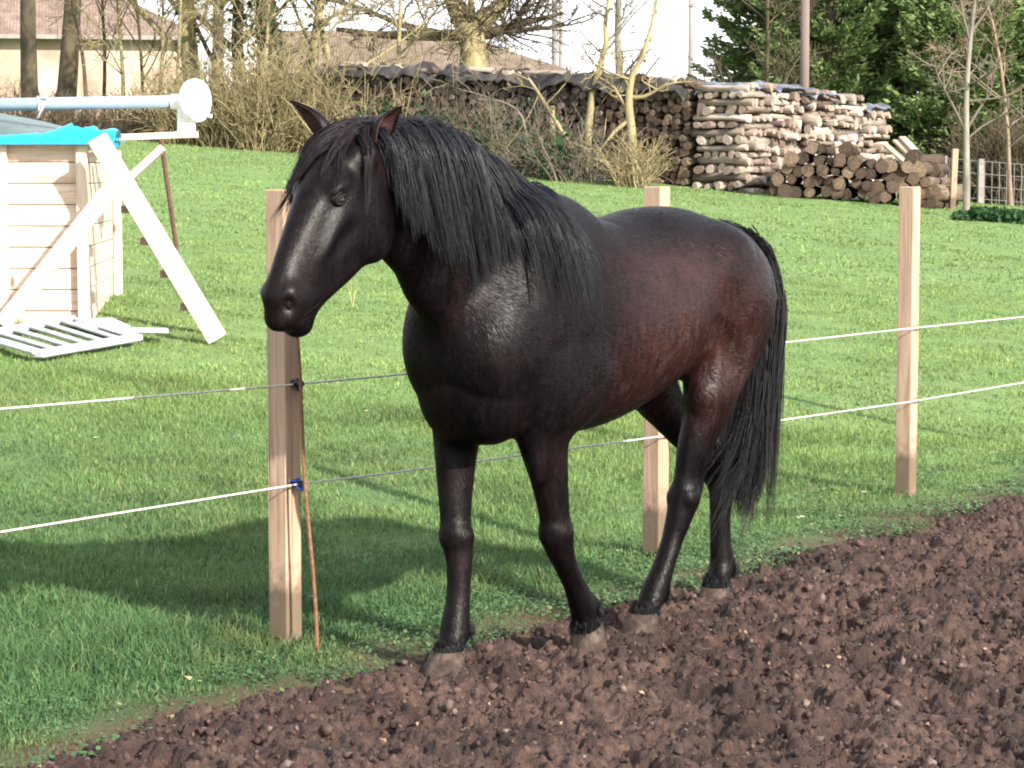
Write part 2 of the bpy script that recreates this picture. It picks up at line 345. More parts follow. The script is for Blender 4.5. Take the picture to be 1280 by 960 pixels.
# =================== the horse ===================
HM=np.array([.32,8.23,0.0])
H_RZ=math.atan2(-.818,-.575)
HH=.0065
HB0=np.array([-1.25,-.46,-.03]); HB1=np.array([1.85,.50,1.92])
HS=np.ceil((HB1-HB0)/HH).astype(int)
BIG=.12
def newg(): return np.full(tuple(HS),BIG,dtype=np.float32)
def ell(G,c,Rm,rad,exp=2.0,margin=.1):
    c=np.array(c,float); rad=np.array(rad,float)
    ext=np.abs(Rm)@rad+margin
    i0=np.maximum(((c-ext-HB0)/HH).astype(int),0); i1=np.minimum(((c+ext-HB0)/HH).astype(int)+2,HS)
    if np.any(i1<=i0): return
    ax=[(HB0[k]+HH*np.arange(i0[k],i1[k])-c[k]).astype(np.float32) for k in range(3)]
    X,Y,Z=ax[0][:,None,None],ax[1][None,:,None],ax[2][None,None,:]
    q=[X*Rm[0,k]+Y*Rm[1,k]+Z*Rm[2,k] for k in range(3)]
    k0=(q[0]/rad[0])**2+(q[1]/rad[1])**2+(q[2]/rad[2])**2
    k1=(q[0]/rad[0]**2)**2+(q[1]/rad[1]**2)**2+(q[2]/rad[2]**2)**2
    k0=np.sqrt(k0); d=k0*(k0-1)/(np.sqrt(k1)+1e-6)
    sl=tuple(slice(a,b) for a,b in zip(i0,i1))
    G[sl]=np.minimum(G[sl],d.astype(np.float32))
def smin(a,b,k):
    h=np.clip(.5+.5*(b-a)/k,0,1); return b+(a-b)*h-k*h*(1-h)
def smax(a,b,k): return -smin(-a,-b,k)
def catmull(P,n):
    P=np.array(P,float); K=len(P); u=np.linspace(0,K-1,n); i=np.clip(u.astype(int),0,K-2); t=(u-i)[:,None]
    p0=P[np.maximum(i-1,0)];p1=P[i];p2=P[i+1];p3=P[np.minimum(i+2,K-1)]
    return .5*((2*p1)+(-p0+p2)*t+(2*p0-5*p1+4*p2-p3)*t*t+(-p0+3*p1-3*p2+p3)*t**3)
def pairs(G,S,n,thick=None):
    """S rows: Tx,Tz,Bx,Bz,y,w - sections given by their two profile points"""
    Q=catmull(S,n); step=np.linalg.norm(np.diff((Q[:,0:2]+Q[:,2:4])/2,axis=0),axis=1).mean()
    for r in Q:
        T=np.array([r[0],r[1]]);B=np.array([r[2],r[3]]); c=(T+B)/2; v=T-B; L=np.linalg.norm(v); v/=L
        Rm=np.array([[v[1],0,v[0]],[0,1,0],[-v[0],0,v[1]]])   # cols: along, y, section
        th=thick if thick else max(min(L/2,r[5])*.55,step*2.2)
        ell(G,(c[0],r[4],c[1]),Rm,(th,r[5],L/2))
def limb(G,S,n):
    """S rows: x,y,z,r_foreaft,r_lateral"""
    Q=catmull(S,n); T=np.gradient(Q[:,:3],axis=0); T/=np.linalg.norm(T,axis=1)[:,None]
    for r,t in zip(Q,T):
        a=np.cross(t,[0,1,0]); a/=np.linalg.norm(a); b=np.cross(a,t)
        ell(G,r[:3],np.stack([t,a,b],1),(min(r[3],r[4])*1.0,r[3],r[4]),margin=.06)
def blob(G,c,rad,ry=0,rz=0):
    cy,sy=math.cos(ry),math.sin(ry); cz,sz=math.cos(rz),math.sin(rz)
    A=np.array([[cy,0,sy],[0,1,0],[-sy,0,cy]]); B=np.array([[cz,-sz,0],[sz,cz,0],[0,0,1]])
    ell(G,c,B@A,rad)
def unit3(v): return v/np.linalg.norm(v)
def horse_field():
    body=newg()
    pairs(body,[(-.84,1.24,-.80,1.08,0,.10),(-.79,1.325,-.76,1.0,0,.18),(-.66,1.415,-.63,.93,0,.25),(-.45,1.480,-.44,.88,0,.285),(-.25,1.487,-.25,.855,0,.285),
      (-.05,1.462,-.05,.79,0,.295),(.15,1.447,.13,.75,0,.30),(.30,1.453,.29,.742,0,.282),(.45,1.455,.45,.760,0,.255),(.60,1.40,.60,.795,0,.235),
      (.73,1.32,.74,.83,0,.225),(.83,1.24,.83,.90,0,.175),(.87,1.17,.87,.98,0,.11)],150)
    neck=newg()
    pairs(neck,[(.40,1.455,.82,1.00,0,.18),(.57,1.50,.95,1.11,0,.145),(.74,1.58,1.06,1.20,0,.122),(.92,1.665,1.12,1.28,0,.108),(1.09,1.70,1.19,1.335,0,.098),
      (1.23,1.705,1.25,1.40,0,.088),(1.34,1.70,1.31,1.45,0,.075)],110)
    G=smin(body,neck,.09)
    # shoulder, breast, upper arms
    for s in (1,-1):
        g=newg()
        blob(g,(.57,.125*s,1.12),(.17,.10,.34),ry=.45)        # scapula
        blob(g,(.74,.098*s,1.06),(.17,.095,.20),ry=-.2)         # point of shoulder
        blob(g,(.54,.165*s,.93),(.17,.09,.17),ry=-.5)          # triceps
        blob(g,(.76,.07*s,.90),(.12,.09,.14),ry=.1)          # pectoral
        blob(g,(.40,.02*s,1.40),(.18,.06,.10),ry=.12)          # withers
        G=smin(G,g,.13)
        g=newg()
        blob(g,(-.62,.15*s,1.12),(.18,.12,.24),ry=-.12)        # rump
        blob(g,(-.46,.20*s,1.28),(.15,.08,.10),ry=.4)           # point of hip
        blob(g,(-.54,.165*s,1.18),(.20,.12,.22),ry=.3)
        blob(g,(-.70,.12*s,1.05),(.11,.09,.17),ry=-.25)
        G=smin(G,g,.09)
    # LEGS ---------------------------------------------------
    legs=[]
    RF=[(.62,-.14,.98,.12,.09),(.66,-.14,.86,.105,.082),(.68,-.135,.75,.086,.068),(.705,-.12,.62,.068,.056),(.725,-.105,.50,.054,.048),(.728,-.097,.44,.053,.051),(.73,-.09,.40,.049,.047),
        (.738,-.08,.33,.042,.040),(.752,-.075,.24,.040,.039),(.772,-.07,.17,.048,.043),(.785,-.065,.135,.050,.046),(.81,-.06,.10,.044,.043),(.835,-.055,.07,.046,.048)]
    LF=[(.60,.14,.98,.13,.09),(.59,.135,.86,.125,.085),(.565,.13,.75,.10,.070),(.53,.13,.62,.070,.056),(.502,.13,.50,.054,.048),(.49,.13,.44,.054,.052),(.475,.13,.395,.050,.048),
        (.432,.125,.33,.040,.038),(.372,.12,.255,.038,.037),(.322,.115,.19,.046,.042),(.297,.11,.16,.049,.046),(.282,.108,.115,.044,.044),(.272,.105,.08,.048,.050)]
    LH=[(-.58,.15,1.12,.19,.10),(-.50,.165,.98,.17,.10),(-.450,.165,.86,.125,.088),(-.415,.15,.74,.090,.070),(-.38,.13,.62,.072,.055),(-.37,.12,.54,.070,.047),(-.350,.115,.47,.065,.050),(-.325,.11,.41,.052,.047),
        (-.29,.10,.32,.040,.039),(-.240,.095,.23,.040,.039),(-.202,.09,.165,.048,.043),(-.185,.085,.135,.049,.046),(-.155,.085,.10,.042,.043),(-.135,.08,.07,.046,.050)]
    RH=[(-.60,-.14,1.12,.19,.10),(-.54,-.15,.98,.17,.10),(-.53,-.15,.86,.125,.088),(-.62,-.12,.73,.084,.064),(-.73,-.085,.62,.068,.052),(-.835,-.06,.54,.064,.045),(-.875,-.05,.48,.060,.048),(-.878,-.045,.42,.050,.046),
        (-.865,-.04,.33,.042,.040),(-.86,-.035,.23,.042,.040),(-.865,-.03,.15,.050,.045),(-.855,-.03,.12,.051,.047),(-.825,-.025,.085,.043,.044),(-.805,-.02,.06,.047,.050)]
    for S,n in ((RF,150),(LF,150),(LH,160),(RH,170)):
        g=newg(); limb(g,S,n)
        legs.append(S)
        G=smin(G,g,.035)
    g=newg()   # joints
    def pt(S,i): return np.array(S[i][:3])
    for S in (RF,LF):
        k=pt(S,5); blob(g,k+[.012,0,.0],(.045,.045,.05)); blob(g,k+[-.035,0,-.015],(.024,.026,.032))
        fk=pt(S,10); blob(g,fk+[-.032,0,-.004],(.026,.030,.034))
    for S in (LH,RH):
        k=pt(S,6); blob(g,k+[-.052,0,.035],(.026,.024,.045),ry=.2); blob(g,k+[.01,0,-.01],(.046,.046,.05))
        fk=pt(S,11); blob(g,fk+[-.034,0,-.002],(.026,.030,.036))
        blob(g,pt(S,2)+[.075,0,-.03],(.06,.06,.08))     # stifle
    G=smin(G,g,.022)
    g=newg()
    for S,i0,i1 in ((RF,7,9),(LF,7,9),(LH,8,9),(RH,8,9)):
        for u in np.linspace(0,1,9):
            a_=np.array(S[i0]);b_=np.array(S[i1]);q=a_+(b_-a_)*u; t_=unit3(b_[:3]-a_[:3]); fwd=np.array([-t_[2],0,t_[0]])
            for s in (1,-1): blob(g,q[:3]-fwd*.012+[0,s*(q[4]+.005),0],(.007,.011,.022))
    G=smax(G,-g,.012)
    g=newg()
    for S in (RF,LF):                      # knee: raised rows of bones and forearm muscle edge
        k=pt(S,5); blob(g,k+[.040,.012,.018],(.016,.020,.016)); blob(g,k+[.038,-.012,-.012],(.016,.020,.015)); blob(g,k+[0,.042,.0],(.026,.014,.022)); blob(g,k+[0,-.042,.0],(.026,.014,.022))
        q=pt(S,2); blob(g,q+[.055,.02,-.03],(.040,.035,.11),ry=-.05); blob(g,q+[-.045,0,-.02],(.04,.04,.10),ry=.1)
    for S in (LH,RH):
        k=pt(S,6); blob(g,k+[.02,.040,-.005],(.030,.016,.030)); blob(g,k+[.02,-.040,-.005],(.030,.016,.030))
    G=smin(G,g,.02)
    # HEAD -----------------------------------------------------
    head=newg()
    pairs(head,[(1.395,1.715,1.22,1.575,0,.070),(1.50,1.66,1.26,1.48,0,.094),(1.58,1.58,1.305,1.385,0,.100),(1.635,1.495,1.375,1.315,0,.088),(1.685,1.41,1.46,1.265,0,.071),
      (1.725,1.335,1.535,1.22,0,.062),(1.755,1.27,1.58,1.18,0,.061),(1.745,1.215,1.60,1.16,0,.052)],110)
    G=smin(G,head,.035)
    g=newg()
    for s in (1,-1):
        blob(g,(1.37,.062*s,1.445),(.098,.036,.11),ry=.6)          # cheek
        blob(g,(1.525,.073*s,1.566),(.045,.020,.020),ry=.6)          # brow
        blob(g,(1.53,.074*s,1.465),(.12,.015,.016),ry=.98)         # facial crest
        blob(g,(1.42,.062*s,1.64),(.04,.028,.045),ry=.4)          # temple
        blob(g,(1.700,.044*s,1.250),(.040,.022,.038),ry=.9)       # nostril wing
        blob(g,(1.46,.046*s,1.335),(.10,.018,.028),ry=.70)          # jaw bar
    blob(g,(1.69,0,1.195),(.060,.050,.036),ry=.5)                   # upper lip
    blob(g,(1.625,0,1.162),(.036,.038,.026),ry=.5)                # chin
    G=smin(G,g,.028)
    # carve: nostrils, mouth line, eye socket
    g=newg()
    for s in (1,-1):
        blob(g,(1.726,.060*s,1.232),(.018,.026,.026),ry=.35)
        blob(g,(1.531,.106*s,1.527),(.023,.016,.0105),ry=.6)
    G=smax(G,-g,.010)
    g=newg()
    for i in range(20):
        t=i/19
        for s in (1,-1): blob(g,(1.705-.115*t,s*(.004+.052*min(1,t*2.2+.2)),1.176+.052*t),(.010,.012,.004),ry=.5)
    G=smax(G,-g,.007)
    g=newg()
    for s in (1,-1):
        blob(g,(1.545,.084*s,1.556),(.030,.010,.008),ry=.9)
    G=smin(G,g,.008)
    # girth and flank hollows
    g=newg()
    for s in (1,-1):
        blob(g,(1.535,.104*s,1.395),(.075,.022,.022),ry=.85); blob(g,(1.60,.098*s,1.47),(.09,.020,.016),ry=1.0)
    G=smax(G,-g,.03)
    g=newg()
    for s in (1,-1):
        blob(g,(-.30,.335*s,1.13),(.10,.05,.16),ry=.35)
        blob(g,(.36,.340*s,1.0),(.05,.055,.25),ry=.25); blob(g,(-.37,.285*s,.99),(.05,.04,.14),ry=.6)
    G=smax(G,-g,.05)
    # soft blur
    for ax in (0,1,2)*3:
        G=(np.roll(G,1,ax)+2*G+np.roll(G,-1,ax))*.25
    return G,legs
def surface_nets(G):
    ins=G<0
    c=np.zeros(tuple(np.array(G.shape)-1),dtype=np.int8)
    for dx in (0,1):
        for dy in (0,1):
            for dz in (0,1): c+=ins[dx:G.shape[0]-1+dx,dy:G.shape[1]-1+dy,dz:G.shape[2]-1+dz]
    act=(c>0)&(c<8); I=np.argwhere(act); vid=np.full(act.shape,-1,dtype=np.int32); vid[act]=np.arange(len(I))
    S=np.zeros((len(I),3)); cnt=np.zeros(len(I)); cor=[(a,b,d) for a in (0,1) for b in (0,1) for d in (0,1)]
    val={k:G[I[:,0]+k[0],I[:,1]+k[1],I[:,2]+k[2]].astype(float) for k in cor}
    for a in cor:
        for ax in range(3):
            if a[ax]==0:
                b=list(a); b[ax]=1; b=tuple(b); va,vb=val[a],val[b]; m=(va<0)!=(vb<0)
                t=np.where(m,va/(va-vb+1e-20),0); p=np.array(a,float)[None,:].repeat(len(I),0); p[:,ax]=t
                S+=p*m[:,None]; cnt+=m
    V=HB0+HH*(I+S/cnt[:,None])
    F_=[]
    for ax in range(3):
        o=[k for k in range(3) if k!=ax]
        A=ins; sl0=[slice(None)]*3; sl1=[slice(None)]*3; sl0[ax]=slice(0,-1); sl1[ax]=slice(1,None)
        a=A[tuple(sl0)]; b=A[tuple(sl1)]; E=np.argwhere(a!=b)
        E=E[(E[:,o[0]]>0)&(E[:,o[1]]>0)&(E[:,o[0]]<G.shape[o[0]]-1)&(E[:,o[1]]<G.shape[o[1]]-1)]
        def q(d0,d1):
            e=E.copy(); e[:,o[0]]-=d0; e[:,o[1]]-=d1; return vid[e[:,0],e[:,1],e[:,2]]
        Q=np.stack([q(1,1),q(0,1),q(0,0),q(1,0)],1)
        inside=a[E[:,0],E[:,1],E[:,2]]
        flip=inside if ax!=1 else ~inside
        Q=np.where(flip[:,None],Q,Q[:,::-1]); F_.append(Q)
    return V,np.concatenate(F_)
def make_sampler(G):
    def samp(P):
        q=(P-HB0)/HH; q=np.clip(q,0,np.array(G.shape)-1.001); i=q.astype(int); f=q-i
        i=np.minimum(i,np.array(G.shape)-2); r=0
        for a in (0,1):
            for b in (0,1):
                for c in (0,1):
                    w=(f[...,0] if a else 1-f[...,0])*(f[...,1] if b else 1-f[...,1])*(f[...,2] if c else 1-f[...,2])
                    r=r+w*G[i[...,0]+a,i[...,1]+b,i[...,2]+c]
        return r
    def grad(P):
        e=.008; g=np.stack([samp(P+np.eye(3)[k]*e)-samp(P-np.eye(3)[k]*e) for k in range(3)],-1)
        return g/(np.linalg.norm(g,axis=-1,keepdims=True)+1e-9)
    return samp,grad
HG,HLEGS=horse_field()
HV,HF=surface_nets(HG)
samp,grad=make_sampler(HG)
rs=np.random.RandomState(3)
horse=empty('horse',HM,H_RZ,label='black bay horse with long mane walking on bare soil beside the rope fence',cat='horse')
# ---- coat ----
def coat(nt,b):
    g=N(nt); v=g.coord(); x,y,z=g.sep(v)[:3]
    st=g.mapp(v,(9,9,2.2),rot=(0,.5,0))
    n1=g.noise(v,3.2,3,.6); n2=g.noise(st,22,4,.6); n3=g.noise(v,11,4,.6,1.2)
    # brown zone: barrel, flank and buttock
    mx=g.math('MULTIPLY',g.ramp(g.math('MULTIPLY_ADD',x,.5),[(0,0),(.02,0)]),1.0)
    zx=g.n('ShaderNodeMapRange'); g.L.new(x,zx.inputs[0]); zx.interpolation_type='SMOOTHSTEP'
    zx.inputs[1].default_value=.50; zx.inputs[2].default_value=.05
    zb=g.n('ShaderNodeMapRange'); g.L.new(x,zb.inputs[0]); zb.interpolation_type='SMOOTHSTEP'
    zb.inputs[1].default_value=-.85; zb.inputs[2].default_value=-.45
    zz=g.n('ShaderNodeMapRange'); g.L.new(z,zz.inputs[0]); zz.interpolation_type='SMOOTHSTEP'
    zz.inputs[1].default_value=.62; zz.inputs[2].default_value=.84
    zt=g.n('ShaderNodeMapRange'); g.L.new(z,zt.inputs[0]); zt.interpolation_type='SMOOTHSTEP'
    zt.inputs[1].default_value=1.46; zt.inputs[2].default_value=1.25
    m=g.math('MULTIPLY',g.math('MULTIPLY',zx.outputs[0],zb.outputs[0]),g.math('MULTIPLY',zz.outputs[0],zt.outputs[0]))
    m=g.math('MULTIPLY',m,g.ramp(n1,[(.30,.35),(.62,1.0)]))
    base=g.mix(g.ramp(n3,[(.35,0),(.7,1)]),(.0040,.0032,.0038),(.0075,.0054,.0058))
    brown=g.mix(n3,(.0185,.0064,.0052),(.040,.0135,.0098))
    c=g.mix(m,base,brown)
    # chestnut tinge on cheek and neck front
    hx=g.ramp(g.noise(v,6,2),[(.45,0),(.7,.5)]); hm=g.math('MULTIPLY',hx,g.math('GREATER_THAN',x,.45))
    c=g.mix(hm,c,(.014,.0075,.0072))
    wl=g.noise(g.mapp(v,(1.0,1.0,.55),rot=(0,.6,0)),5.5,3,.5,2.6); ln=g.ramp(wl,[(.465,0),(.49,1),(.505,1),(.53,0)])
    zl=g.n('ShaderNodeMapRange'); g.L.new(z,zl.inputs[0]); zl.interpolation_type='SMOOTHSTEP'; zl.inputs[1].default_value=1.22; zl.inputs[2].default_value=1.02
    lm=g.math('MULTIPLY',g.math('MULTIPLY',ln,.55),g.math('MULTIPLY',m,zl.outputs[0])); c=g.mix(lm,c,(.060,.036,.034))
    st2=g.noise(g.mapp(v,(60,60,7),rot=(0,.5,0)),1.0,3,.6); c=g.mix(1.0,c,g.ramp(st2,[(.3,.6),(.7,1.35)]),'MULTIPLY')
    g.to(c,b,'Base Color')
    ro=g.ramp(n3,[(.3,.32),(.7,.44)]); g.to(ro,b,'Roughness')
    g.to(g.math('MULTIPLY_ADD',m,.16) if False else g.math('ADD',g.math('MULTIPLY',m,.21),.12),b,'Specular IOR Level')
    b.inputs['Sheen Weight'].default_value=.0; b.inputs['Sheen Roughness'].default_value=.45; b.inputs['Sheen Tint'].default_value=(.75,.75,.9,1)
    h=g.math('ADD',g.math('ADD',g.math('MULTIPLY',n1,1.6),g.math('MULTIPLY',n2,.5)),g.math('MULTIPLY',g.noise(g.mapp(v,(160,160,24),rot=(0,.5,0)),1.0,3,.6),.35))
    g.bump(h,.22,.005,b)
M_COAT=mat('horse_coat',build=coat)
M_HOOF=noise_mat('hoof_horn',(.014,.010,.008),(.048,.032,.025),scale=24,rough=.8,bump=.8,bdist=.006,c3=(.105,.078,.063))
M_EYE=mat('horse_eye',(.010,.006,.004),rough=.05,spec=.7)
M_EARIN=noise_mat('ear_inside',(.028,.013,.012),(.085,.040,.034),scale=30,rough=.8,bump=.3)
# ---- hooves, eyes and ears are joined into the body mesh ----
allV=[HV]; allF=[[tuple(f) for f in HF.tolist()]]; allM=[np.zeros(len(HF),int)]; off=len(HV)
def addpart(V,F_,m):
    global off
    allV.append(np.array(V)); allF.append([tuple(int(i)+off for i in f) for f in F_]); allM.append(np.full(len(F_),m)); off+=len(V)
def hoof(c,pitch,sc=1.0,hgt=.085):
    """c: coronet centre; the wall slopes forward to the ground"""
    V=[];n=20;rows=[(0,.046,.043,0),(.02,.052,.047,.006),(.5,.062,.053,.020),(.93,.071,.060,.036),(1.0,.070,.060,.037),(1.0,.04,.035,.037)]
    for (t,a,bb,sh) in rows:
        for j in range(n):
            th=2*math.pi*j/n; cx=math.cos(th)*a; cy=math.sin(th)*bb
            if math.cos(th)<0: cx*=.80
            V.append((cx+sh,cy,-t*hgt))
    V=np.array(V)*[sc,sc,1]; cp,sp=math.cos(pitch),math.sin(pitch)
    V=np.stack([V[:,0]*cp+V[:,2]*sp,V[:,1],-V[:,0]*sp+V[:,2]*cp],1)+np.array(c)
    F_=[(i*n+j,(i+1)*n+j,(i+1)*n+(j+1)%n,i*n+(j+1)%n) for i in range(len(rows)-1) for j in range(n)]
    F_.append(tuple(range(n))); F_.append(tuple(range((len(rows)-1)*n,len(rows)*n))[::-1]); addpart(V,F_,1)
RFp,LFp,LHp,RHp=[S[-1] for S in HLEGS]
hoof((RFp[0]-.012,RFp[1],.085),0.0,sc=1.16)
hoof((LFp[0]-.012,LFp[1],.100),.42,sc=1.16)
hoof((LHp[0]+.0,LHp[1],.078),0.02,sc=1.1)
hoof((RHp[0]-.005,RHp[1],.068),0.05,sc=1.14)
def sphere(c,r,n=14):
    V=[];F_=[]
    for i in range(n+1):
        for j in range(2*n):
            a=math.pi*i/n;b_=math.pi*j/n; V.append(np.array(c)+np.array([math.sin(a)*math.cos(b_),math.sin(a)*math.sin(b_),math.cos(a)])*np.array(r))
    for i in range(n):
        for j in range(2*n): F_.append((i*2*n+j,(i+1)*2*n+j,(i+1)*2*n+(j+1)%(2*n),i*2*n+(j+1)%(2*n)))
    return V,F_
for s in (1,-1):
    V,F_=sphere((1.531,.0720*s,1.527),(.0280,.0195,.0240)); addpart(V,F_,2)
M_NOST=mat('nostril_lining',(.004,.003,.003),rough=.7,spec=.1); M_LID=mat('eyelid_skin',(.010,.008,.008),rough=.6,spec=.15)
fa,fb=np.array([.50,0,-.866]),np.array([.866,0,.5])          # along the face, across it
for s in (1,-1):
    c=np.array([1.531,0,1.527]); ea=np.array([.93,0,-.37]); eb=np.array([.37,0,.93])
    def onball(u,v): return c+ea*u+eb*v+np.array([0,s*(.0725+.0205*math.sqrt(max(0,1-(u/.031)**2-(v/.027)**2))),0])
    th=np.linspace(0,2*math.pi,33)[:-1]; P_=[onball(.0245*math.cos(a),(.0125 if math.sin(a)>0 else .0110)*math.sin(a)+.002*math.cos(a)) for a in th]; P_.append(P_[0])
    V,F_=tube(P_,[.0036+.0022*max(0,math.sin(a)) for a in th]+[.0036],8,False); addpart(V,F_,4)
    V,F_=tube([onball(.030*u,.0215-.012*u*u)+np.array([0,s*.0005,0]) for u in np.linspace(-1,1,13)],[.001,.003]+[.0042]*9+[.003,.001],8); addpart(V,F_,4)
    V,F_=sphere((1.715,.0385*s,1.231),(.012,.011,.019)); addpart(V,F_,5)
    V,F_=tube([(1.712-.118*t,s*(.006+.050*min(1,t*2.2+.15)),1.180+.054*t) for t in np.linspace(0,1,14)],[.0028]*13+[.001],6); addpart(V,F_,5)
def ear(base,tip,open_dir,L=.15,w=.040):
    base=np.array(base,float);tip=np.array(tip,float);t=tip-base;L=np.linalg.norm(t);t/=L
    o=np.array(open_dir,float);o-=t*np.dot(o,t);o/=np.linalg.norm(o);sd=np.cross(t,o)
    for layer,(off_,m) in enumerate(((0,0),(.005,3))):
        V=[];n=13;K=14
        for i in range(K+1):
            u=i/K; wd=w*(math.sin(math.pi*min(1,(u*.80+.20)))**.75)*(1.05-.35*u) if u<1 else .001
            if u<.12: wd=w*(.75+u)
            cen=base+t*(u*L)+o*(-.012*math.sin(u*math.pi)+ .018*u*u)
            gap=.55+1.3*u if u<.9 else 1.7      # half opening angle
            gap=min(gap,1.5)
            for j in range(n):
                th=gap+(2*math.pi-2*gap)*j/(n-1)
                V.append(cen+(wd-off_)*(math.cos(th)*o*.85+math.sin(th)*sd)+(o*off_*.6 if layer else 0))
        F_=[]
        for i in range(K):
            for j in range(n-1):
                q=(i*n+j,i*n+j+1,(i+1)*n+j+1,(i+1)*n+j); F_.append(q if layer==0 else q[::-1])
        addpart(V,F_,m)
ear((1.345,.066,1.695),(1.30,.118,1.805),(.35,.9,-.1),w=.036)
ear((1.405,-.062,1.70),(1.455,-.155,1.825),(.8,-.3,.1),w=.035)
body=mk('horse_body',np.concatenate(allV),sum(allF,[]),[M_COAT,M_HOOF,M_EYE,M_EARIN,M_LID,M_NOST],parent=horse,midx=np.concatenate(allM))
# ---- hair ----
def hair_mat(name,c1,c2,rough=.42):
    def f(nt,b):
        g=N(nt); c=g.mix(g.island(),c1,c2); g.to(c,b,'Base Color'); g.to(g.ramp(g.island(),[(0,rough-.06),(1,rough+.12)]),b,'Roughness')
        b.inputs['Specular IOR Level'].default_value=.32
    return mat(name,build=f)
M_MANE=hair_mat('mane_hair',(.0022,.0028,.0052),(.007,.0075,.012),.38)
M_FORE=hair_mat('forelock_hair',(.004,.004,.006),(.020,.012,.013))
M_TAIL=hair_mat('tail_hair',(.002,.0025,.0035),(.007,.0065,.008),.40)
def simulate(root,d0,L,S=18,off=.010,drift=None,stiff=.55,grav=(0,0,-1)):
    """guides that fall under gravity over the body field"""
    K=len(root); P=np.zeros((K,S,3)); P[:,0]=root; d=d0/np.linalg.norm(d0,axis=1,keepdims=True); gv=np.array(grav,float)
    drift=np.zeros((K,3)) if drift is None else drift
    for i in range(1,S):
        d=d*stiff+(1-stiff)*(gv+drift); d/=np.linalg.norm(d,axis=1,keepdims=True)+1e-9
        p=P[:,i-1]+d*(L/(S-1))[:,None]
        for _ in range(2):
            sd=samp(p); n=grad(p); o=np.broadcast_to(off,(K,)) ; push=np.maximum(o-sd,0); p=p+n*push[:,None]
        dd=p-P[:,i-1]; ln=np.linalg.norm(dd,axis=1,keepdims=True)+1e-9; d=dd/ln
        P[:,i]=P[:,i-1]+d*(L/(S-1))[:,None]
    return P
def clump(guides,per,spread,taper,r0,jit=.004,off=.004,lenvar=.25):
    K,S,_=guides.shape; t=np.linspace(0,1,S)
    G_=np.repeat(guides,per,axis=0); M_=len(G_)
    T=np.gradient(G_,axis=1); T/=np.linalg.norm(T,axis=2,keepdims=True)+1e-9
    o=rs.randn(M_,3)*spread; o=o[:,None,:]*(1-taper*t[None,:,None]**1.2)
    w=rs.randn(M_,1,3)*jit*np.sin(t*np.pi*1.5+rs.rand(M_,1)*6)[:,:,None]
    P=G_+o+w
    # each hair ends at its own length
    lv=1-rs.rand(M_)*lenvar; u=t[None,:]*lv[:,None]*(S-1); i=np.minimum(u.astype(int),S-2); f=(u-i)[...,None]
    ar=np.arange(M_)[:,None]; P=P[ar,i]*(1-f)+P[ar,i+1]*f
    sd=samp(P); n=grad(P); P=P+n*np.maximum(off-sd,0)[...,None]
    r=r0*(1-t**2.5*.85)[None,:]*(.6+.8*rs.rand(M_,1))
    return P,r
def crest(t):
    C_=np.array([(1.36,1.70),(1.23,1.705),(1.09,1.70),(.92,1.665),(.74,1.58),(.57,1.50),(.44,1.465),(.34,1.45)])
    Q=catmull(C_,200); i=np.clip((t*199).astype(int),0,199); return Q[i]
# mane: locks rooted on the crest, most falling over the near side
K=250; t=np.sort(rs.rand(K))*.84; c=crest(t)
root=np.stack([c[:,0],rs.uniform(-.012,.012,K),c[:,1]+.006],1)
L=np.interp(t,[0,.15,.4,.7,.88,1],[.31,.45,.55,.52,.33,.14])*rs.uniform(.75,1.12,K)
side=np.where(rs.rand(K)<.86,1.0,-1.0)
d0=np.stack([rs.uniform(-.9,-.1,K),side*rs.uniform(.35,1.0,K),rs.uniform(.5,1.4,K)*np.interp(t,[0,.2,.55,.8,1],[.6,1.5,1.4,.3,.1])],1)
dr=np.stack([rs.uniform(-.20,.06,K),side*.22,np.zeros(K)],1)
offs=rs.uniform(.010,.030,K)+.012*np.interp(t,[.1,.3,.6,.8],[0,1,1,0])
L=L*np.where(side<0,.62,1.0)
gd=simulate(root,d0,L,22,offs,dr,.62)
P1_,r1_=clump(gd,26,.011,.35,.0014,.003,.005)
# loose wind-lifted hairs along the crest
K2=190; t2=rs.rand(K2)*.74; c2=crest(t2); root2=np.stack([c2[:,0],rs.uniform(-.015,.025,K2),c2[:,1]+.022*(t2<.62)],1)
d02=np.stack([rs.uniform(-1.4,-.3,K2),rs.uniform(-.5,.7,K2),rs.uniform(.5,1.2,K2)*(1-.6*t2)],1)
gd2=simulate(root2,d02,rs.uniform(.07,.19,K2)*(1-.45*t2),22,.012,np.stack([rs.uniform(-1.0,-.5,K2),rs.uniform(-.3,.5,K2),rs.uniform(.5,1.1,K2)*(1-.9*t2)],1),.86)
P2_,r2_=clump(gd2,16,.009,.35,.0014,.006,.004,.5)
# under layer close to the neck so no skin shows through the locks
K3=160; t3=np.sort(rs.rand(K3))*.86; c3=crest(t3); root3=np.stack([c3[:,0],rs.uniform(-.005,.012,K3),c3[:,1]+.002],1)
L3=np.interp(t3,[0,.15,.4,.7,.88,1],[.22,.32,.38,.34,.20,.08])
gd3=simulate(root3,np.stack([np.zeros(K3)-.1,np.ones(K3),np.ones(K3)*.3],1),L3,22,.007,np.stack([rs.uniform(-.15,.05,K3),np.full(K3,.15),np.zeros(K3)],1),.4)
P3_,r3_=clump(gd3,22,.008,.0,.0020,.002,.004,.35)
PV,PF=strands(np.concatenate([P1_,P2_,P3_]),np.concatenate([r1_,r2_,r3_]))
mk('mane',PV,PF,M_MANE,parent=horse)
